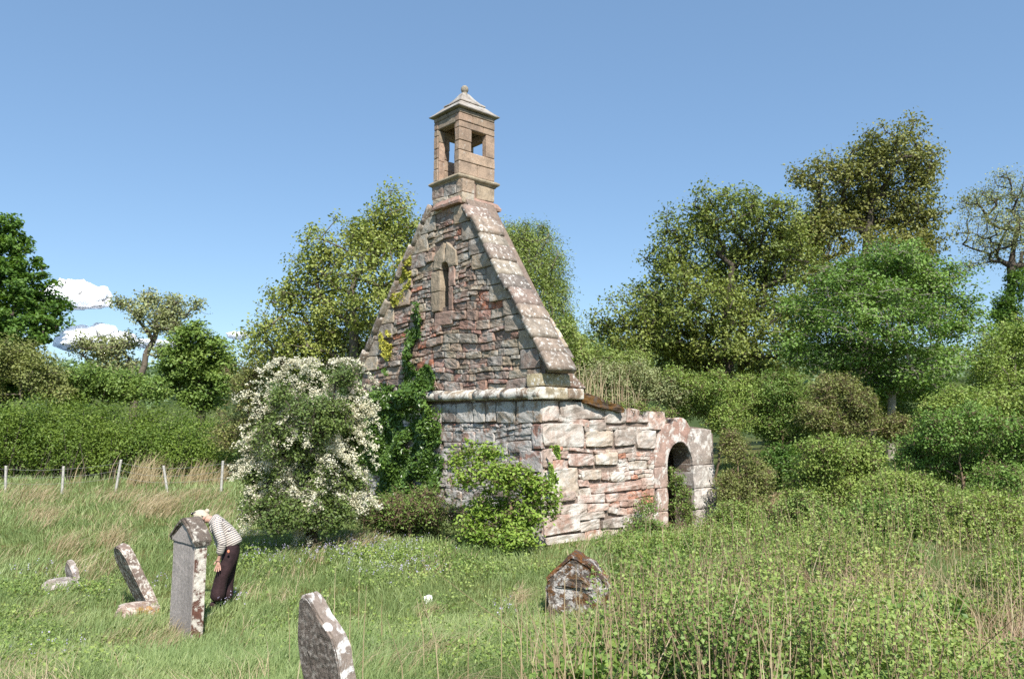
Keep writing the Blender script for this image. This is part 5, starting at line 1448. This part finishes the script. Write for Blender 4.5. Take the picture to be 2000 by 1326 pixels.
# ------------------------------------------------------------------ person
def skin(name, pts, edges, mat, parent, root_i=0, levels=2, smooth=True):
    me = bpy.data.meshes.new(name)
    me.from_pydata([tuple(p[:3]) for p in pts], edges, [])
    o = bpy.data.objects.new(name, me); COL.objects.link(o)
    m = o.modifiers.new("s", 'SKIN'); m.use_smooth_shade = True; m.branch_smoothing = .6
    for i, p in enumerate(pts):
        r = p[3]; me.skin_vertices[0].data[i].radius = (r, r) if not hasattr(r, '__len__') else r
        me.skin_vertices[0].data[i].use_root = (i == root_i)
    s_ = o.modifiers.new("ss", 'SUBSURF'); s_.levels = levels; s_.render_levels = levels
    dg = bpy.context.evaluated_depsgraph_get(); dg.update()
    me2 = bpy.data.meshes.new_from_object(o.evaluated_get(dg)); bpy.data.objects.remove(o)
    me2.name = name
    return link_mesh(name, me2, mat, parent, smooth)
def person():
    YB = 11.75
    z4 = lambda x, y: (300 + x / 4.42, 960 + y / 4.42)
    def K(x, y, dy, r):
        q = at(*z4(x, y), YB + dy); return (q[0], q[1], q[2], r)
    foot = at(*z4(600, 960), YB); gzf = float(gz(foot[0], foot[1]))
    root = empty("person", (foot[0], foot[1], gzf))
    tag(root, "person in striped top, dark trousers and sunglasses bending over behind the tall gravestone", "person")
    skinm = plain_mat("skin", (.50, .29, .22), .55, 30, .06, bump=0)
    hairm = plain_mat("pale_blond_hair", (.50, .43, .33), .7, 60, .12, bump=.5)
    trm = plain_mat("dark_trousers", (.035, .018, .02), .85, 9, .5, bump=.8)
    # body: pelvis, spine, neck, head, arms with hands, legs (one skin)
    P = []; E = []
    def add(p, par=None):
        P.append(p); i = len(P) - 1
        if par is not None: E.append((par, i))
        return i
    pelvis = add(K(685, 450, 0, .055))
    sp = add(K(645, 355, 0, .08), pelvis); ch = add(K(575, 285, 0, .085), sp); nk = add(K(500, 240, 0, .06), ch)
    hd0 = add(K(462, 235, 0, .055), nk); hd1 = add(K(425, 232, 0, .082), hd0); hd2 = add(K(385, 222, 0, .088), hd1); hd3 = add(K(355, 226, 0, .07), hd2)
    def hand(w, wpos, d, side_, s=1.0):
        """w: wrist index; d: direction (unit) fingers; side_: palm-side vector across the fingers"""
        d = Vector(d).normalized(); s_ = Vector(side_).normalized(); n_ = d.cross(s_)
        wp = Vector(wpos); pm = wp + d * .05
        p1 = add((*pm, .03), w)
        for k, (o_, L) in enumerate([(-.03, .068), (-.010, .078), (.010, .074), (.028, .058)]):
            a = pm + d * .035 + s_ * o_ * .9; i1 = add((*a, .0115), p1)
            b = a + d * L * .55 + s_ * o_ * .35 + n_ * .004; i2 = add((*b, .0095), i1)
            c = b + d * L * .45 + n_ * .012 + s_ * o_ * .1; add((*c, .008), i2)
        a = wp + d * .028 - s_ * .04; i1 = add((*a, .012), w); b = a + d * .035 - s_ * .022; add((*b, .0095), i1)
    # near arm (towards the camera)
    sh = add(K(530, 265, -.17, .055), ch); el = add(K(592, 440, -.24, .042), sh); wr = K(562, 590, -.22, .026); w_ = add(wr, el)
    wv = Vector(K(552, 690, -.24, 0)[:3]) - Vector(wr[:3])
    hand(w_, wr[:3], wv, (1, .15, 0))
    # far arm
    sh2 = add(K(520, 285, .17, .055), ch); el2 = add(K(575, 450, .2, .042), sh2); wr2 = K(597, 560, .1, .026); w2 = add(wr2, el2)
    hand(w2, wr2[:3], Vector(K(600, 680, .12, 0)[:3]) - Vector(wr2[:3]), (1, -.2, 0))
    for dy, kx, ax_ in ((-.1, 590, 540), (.1, 640, 625)):
        h_ = add(K(675, 520, dy * .7, .05), pelvis); k_ = add(K(kx, 730, dy, .045), h_); a_ = add(K(ax_, 920, dy, .035), k_)
    skin("body", P, E, skinm, root)
    # shirt: torso and sleeves
    SP_ = []; SE = []
    def sa(p, par=None):
        SP_.append(p); i = len(SP_) - 1
        if par is not None: SE.append((par, i))
        return i
    a_ = sa(K(700, 485, 0, (.13, .15))); a = sa(K(676, 445, 0, (.15, .17)), a_); b = sa(K(640, 365, 0, (.15, .175)), a); c = sa(K(578, 290, 0, (.165, .19)), b); d = sa(K(520, 250, 0, (.11, .14)), c); sa(K(490, 240, 0, (.075, .08)), d)
    for (s0, s1, s2, dy) in (((532, 270), (596, 445), (566, 548), -1), ((522, 290), (575, 450), (590, 530), 1)):
        i0 = sa(K(*s0, .18 * dy, .085), c); im = sa(K((s0[0] + s1[0]) / 2, (s0[1] + s1[1]) / 2, .22 * dy, .075), i0)
        i1 = sa(K(*s1, .24 * dy if dy < 0 else .2, .068), im); i2 = sa(K(*s2, .23 * dy if dy < 0 else .13, .052), i1)
    m, nt, out = new_mat("striped_cotton")
    at_ = N(nt, "ShaderNodeAttribute", attribute_name="along")
    fr = mathn(nt, 'FRACT', mathn(nt, 'DIVIDE', at_.outputs["Fac"], .030))
    col = ramp(nt, fr, [(.0, (.56, .50, .44)), (.50, (.56, .50, .44)), (.62, (.08, .065, .075)), (.90, (.08, .065, .075)), (1.0, (.56, .50, .44))])
    p = N(nt, "ShaderNodeBsdfPrincipled", i_Roughness=.85); nt.links.new(col, p.inputs["Base Color"]); nt.links.new(p.outputs[0], out.inputs[0])
    so = skin("striped_top", SP_, SE, m, root, levels=3)
    SPv = np.array([q[:3] for q in SP_]); co = np.zeros(len(so.data.vertices) * 3); so.data.vertices.foreach_get("co", co); co = co.reshape(-1, 3)
    best = np.full(len(co), 1e9); val = np.zeros(len(co)); cum = {0: 0.0}
    for (i, j) in SE: cum[j] = cum[i] + np.linalg.norm(SPv[j] - SPv[i])
    for (i, j) in SE:
        if i == c and j != d: continue
        ab = SPv[j] - SPv[i]; L = np.linalg.norm(ab); u = ((co - SPv[i]) @ ab) / L ** 2; uc = np.clip(u, 0, 1)
        dist = np.linalg.norm(co - (SPv[i] + uc[:, None] * ab), axis=1) / (.17 if i in (a, b) or j == d else .08)
        m_ = dist < best; best[m_] = dist[m_]; val[m_] = (cum[i] + u * L)[m_]
    at2 = so.data.attributes.new("along", 'FLOAT', 'POINT'); at2.data.foreach_set("value", (val + 5).astype(np.float32))
    # trousers
    TP, TE = [], []
    def ta(p, par=None):
        TP.append(p); i = len(TP) - 1
        if par is not None: TE.append((par, i))
        return i
    w00 = ta(K(655, 385, 0, (.12, .14))); w0 = ta(K(676, 430, 0, (.15, .17)), w00); w1 = ta(K(690, 480, 0, (.155, .18)), w0)
    for dy, pts in ((-.1, [(655, 590, .115), (585, 740, .098), (560, 850, .105), (540, 955, .115)]), (.1, [(665, 600, .11), (640, 740, .095), (635, 850, .09), (625, 955, .10)])):
        pr = w1
        for (x, y, r) in pts: pr = ta(K(x, y, dy, r), pr)
    skin("trousers", TP, TE, trm, root)
    for dy, ax_ in ((-.1, 515), (.1, 600)):
        skin('shoe', [K(ax_ + 25, 965, dy, .045), K(ax_ - 5, 975, dy, .05), K(ax_ - 35, 982, dy, .035)], [(0, 1), (1, 2)], trm, root)
    # hair
    bm_pts = []
    import bmesh
    hc_ = Vector(K(402, 205, 0, 0)[:3])
    def blob(name, ctr, rx, ry, rz, mat, tilt=0., cut=None, sub=4, nz=.08):
        bm = bmesh.new(); bmesh.ops.create_icosphere(bm, subdivisions=sub, radius=1)
        R = Matrix.Rotation(tilt, 3, 'Y')
        if cut is not None:
            bmesh.ops.delete(bm, geom=[v for v in bm.verts if cut(v.co)], context='VERTS')
        for v in bm.verts:
            c_ = v.co.copy(); c_ += mnoise.noise_vector(c_ * 3) * nz
            v.co = Vector(ctr) + R @ Vector((c_.x * rx, c_.y * ry, c_.z * rz))
        me = bpy.data.meshes.new(name); bm.to_mesh(me); bm.free()
        return link_mesh(name, me, mat, root, True)
    hair = blob("hair", Vector(K(408, 205, 0, 0)[:3]), .118, .10, .082, hairm, math.radians(8), lambda c: c.z < -.45 or (c.x < -.75 and c.z < .1))
    bun = blob("hair_bun", Vector(K(462, 168, 0, 0)[:3]), .034, .034, .036, hairm, 0, None, 3, .15)
    # ear, nose, lips: small shapes on the face (face turned to the picture's left)
    blob("ear", Vector(K(432, 228, -.088, 0)[:3]), .016, .008, .024, skinm, .3, None, 2)
    blob("nose", Vector(K(333, 236, 0, 0)[:3]), .02, .013, .017, skinm, .5, None, 2)
    blob("chin", Vector(K(392, 268, 0, 0)[:3]), .06, .05, .04, skinm, .4, None, 3)
    blob("mouth", Vector(K(345, 258, -.005, 0)[:3]), .012, .022, .006, plain_mat("lips", (.5, .2, .18), .5, 10, .1, bump=0), .2, None, 2)
    gm = plain_mat("dark_lens", (.02, .01, .01), .15, 10, .1, spec=.6, bump=0)
    lens = blob("sunglasses", Vector(K(357, 193, -.06, 0)[:3]), .036, .014, .03, gm, .2, None, 3, .0)
    l2 = blob("lens", Vector(K(334, 190, -.0, 0)[:3]), .02, .03, .022, gm, .2, None, 3, .0)
    V, Q = tubes([K(365, 192, -.075, 0)[:3]], [K(430, 212, -.098, 0)[:3]], .0045, .0045, 5)
    link_mesh("sunglasses_arm", np_mesh("gl", V, Q), gm, root, True)
    # necklace cord, wrist band and the small bright tag on the hip pocket
    V, Q = tubes([K(540, 599, -.245, 0)[:3], K(541, 603, -.25, 0)[:3]], [K(578, 602, -.245, 0)[:3], K(578, 604, -.2, 0)[:3]], .004, .004, 5)
    link_mesh("wrist_band", np_mesh("wb", V, Q), trm, root, True)
    blob("pocket_tag", Vector(K(646, 515, -.235, 0)[:3]), .018, .008, .024, plain_mat("red_white_tag", (.75, .25, .15), .6, 60, .5, bump=0), 0, None, 2)
person()

# ------------------------------------------------------------------ clouds
def clouds():
    m, nt, out = new_mat("cloud_white")
    lw_ = nt.nodes.new("ShaderNodeLayerWeight"); lw_.inputs[0].default_value = .35
    tc = nt.nodes.new("ShaderNodeTexCoord")
    nz = noise_tex(nt, tc.outputs["Object"], .006, 8, .65)
    al = ramp(nt, mathn(nt, 'ADD', lw_.outputs[1], mathn(nt, 'MULTIPLY', nz, .35)), [(.70, 1.0), (1.0, 0.0)])
    mm = N(nt, "ShaderNodeBsdfPrincipled", i_Roughness=1.0); mm.inputs["Base Color"].default_value = (.97, .97, .98, 1)
    mm.inputs["Specular IOR Level"].default_value = 0
    mm.inputs["Subsurface Weight"].default_value = 1.0; mm.inputs["Subsurface Radius"].default_value = (1, 1, 1); mm.inputs["Subsurface Scale"].default_value = 60.0
    tr = nt.nodes.new("ShaderNodeBsdfTransparent"); mx = nt.nodes.new("ShaderNodeMixShader")
    nt.links.new(al, mx.inputs[0]); nt.links.new(tr.outputs[0], mx.inputs[1]); nt.links.new(mm.outputs[0], mx.inputs[2]); nt.links.new(mx.outputs[0], out.inputs[0])
    import bmesh
    for lab, blobs in (("upper white cumulus cloud low in the sky beside the dark tree", [(120, 575, 26, 30), (150, 572, 34, 26), (185, 580, 30, 22), (100, 585, 28, 24), (140, 590, 60, 14), (205, 590, 14, 10)]),
                       ("lower broken white cloud above the hill at left", [(160, 655, 34, 18), (200, 645, 26, 14), (135, 668, 30, 18), (235, 660, 30, 12), (185, 672, 60, 12), (300, 672, 50, 9), (465, 655, 22, 8)])):
        Y = 3200.0; bm = bmesh.new()
        for (x, y, rx, ry) in blobs:
            c_ = at(x, y, Y + U(-60, 60)); k = Y / F
            r = bmesh.ops.create_icosphere(bm, subdivisions=5, radius=1)
            sd = Vector((x, y, 0))
            for v in r['verts']:
                q = v.co.copy(); nn = 1 + .26 * mnoise.noise(q * 1.8 + sd) + .12 * mnoise.noise(q * 4 + sd) + .04 * mnoise.noise(q * 9 + sd)
                v.co = Vector(c_) + Vector((q.x * rx * k, q.y * rx * k * .8, q.z * ry * k)) * nn
        me = bpy.data.meshes.new("cloud"); bm.to_mesh(me); bm.free()
        o = link_mesh("cloud", me, m, None, True); tag(o, lab, "cloud", kind="structure")
clouds()
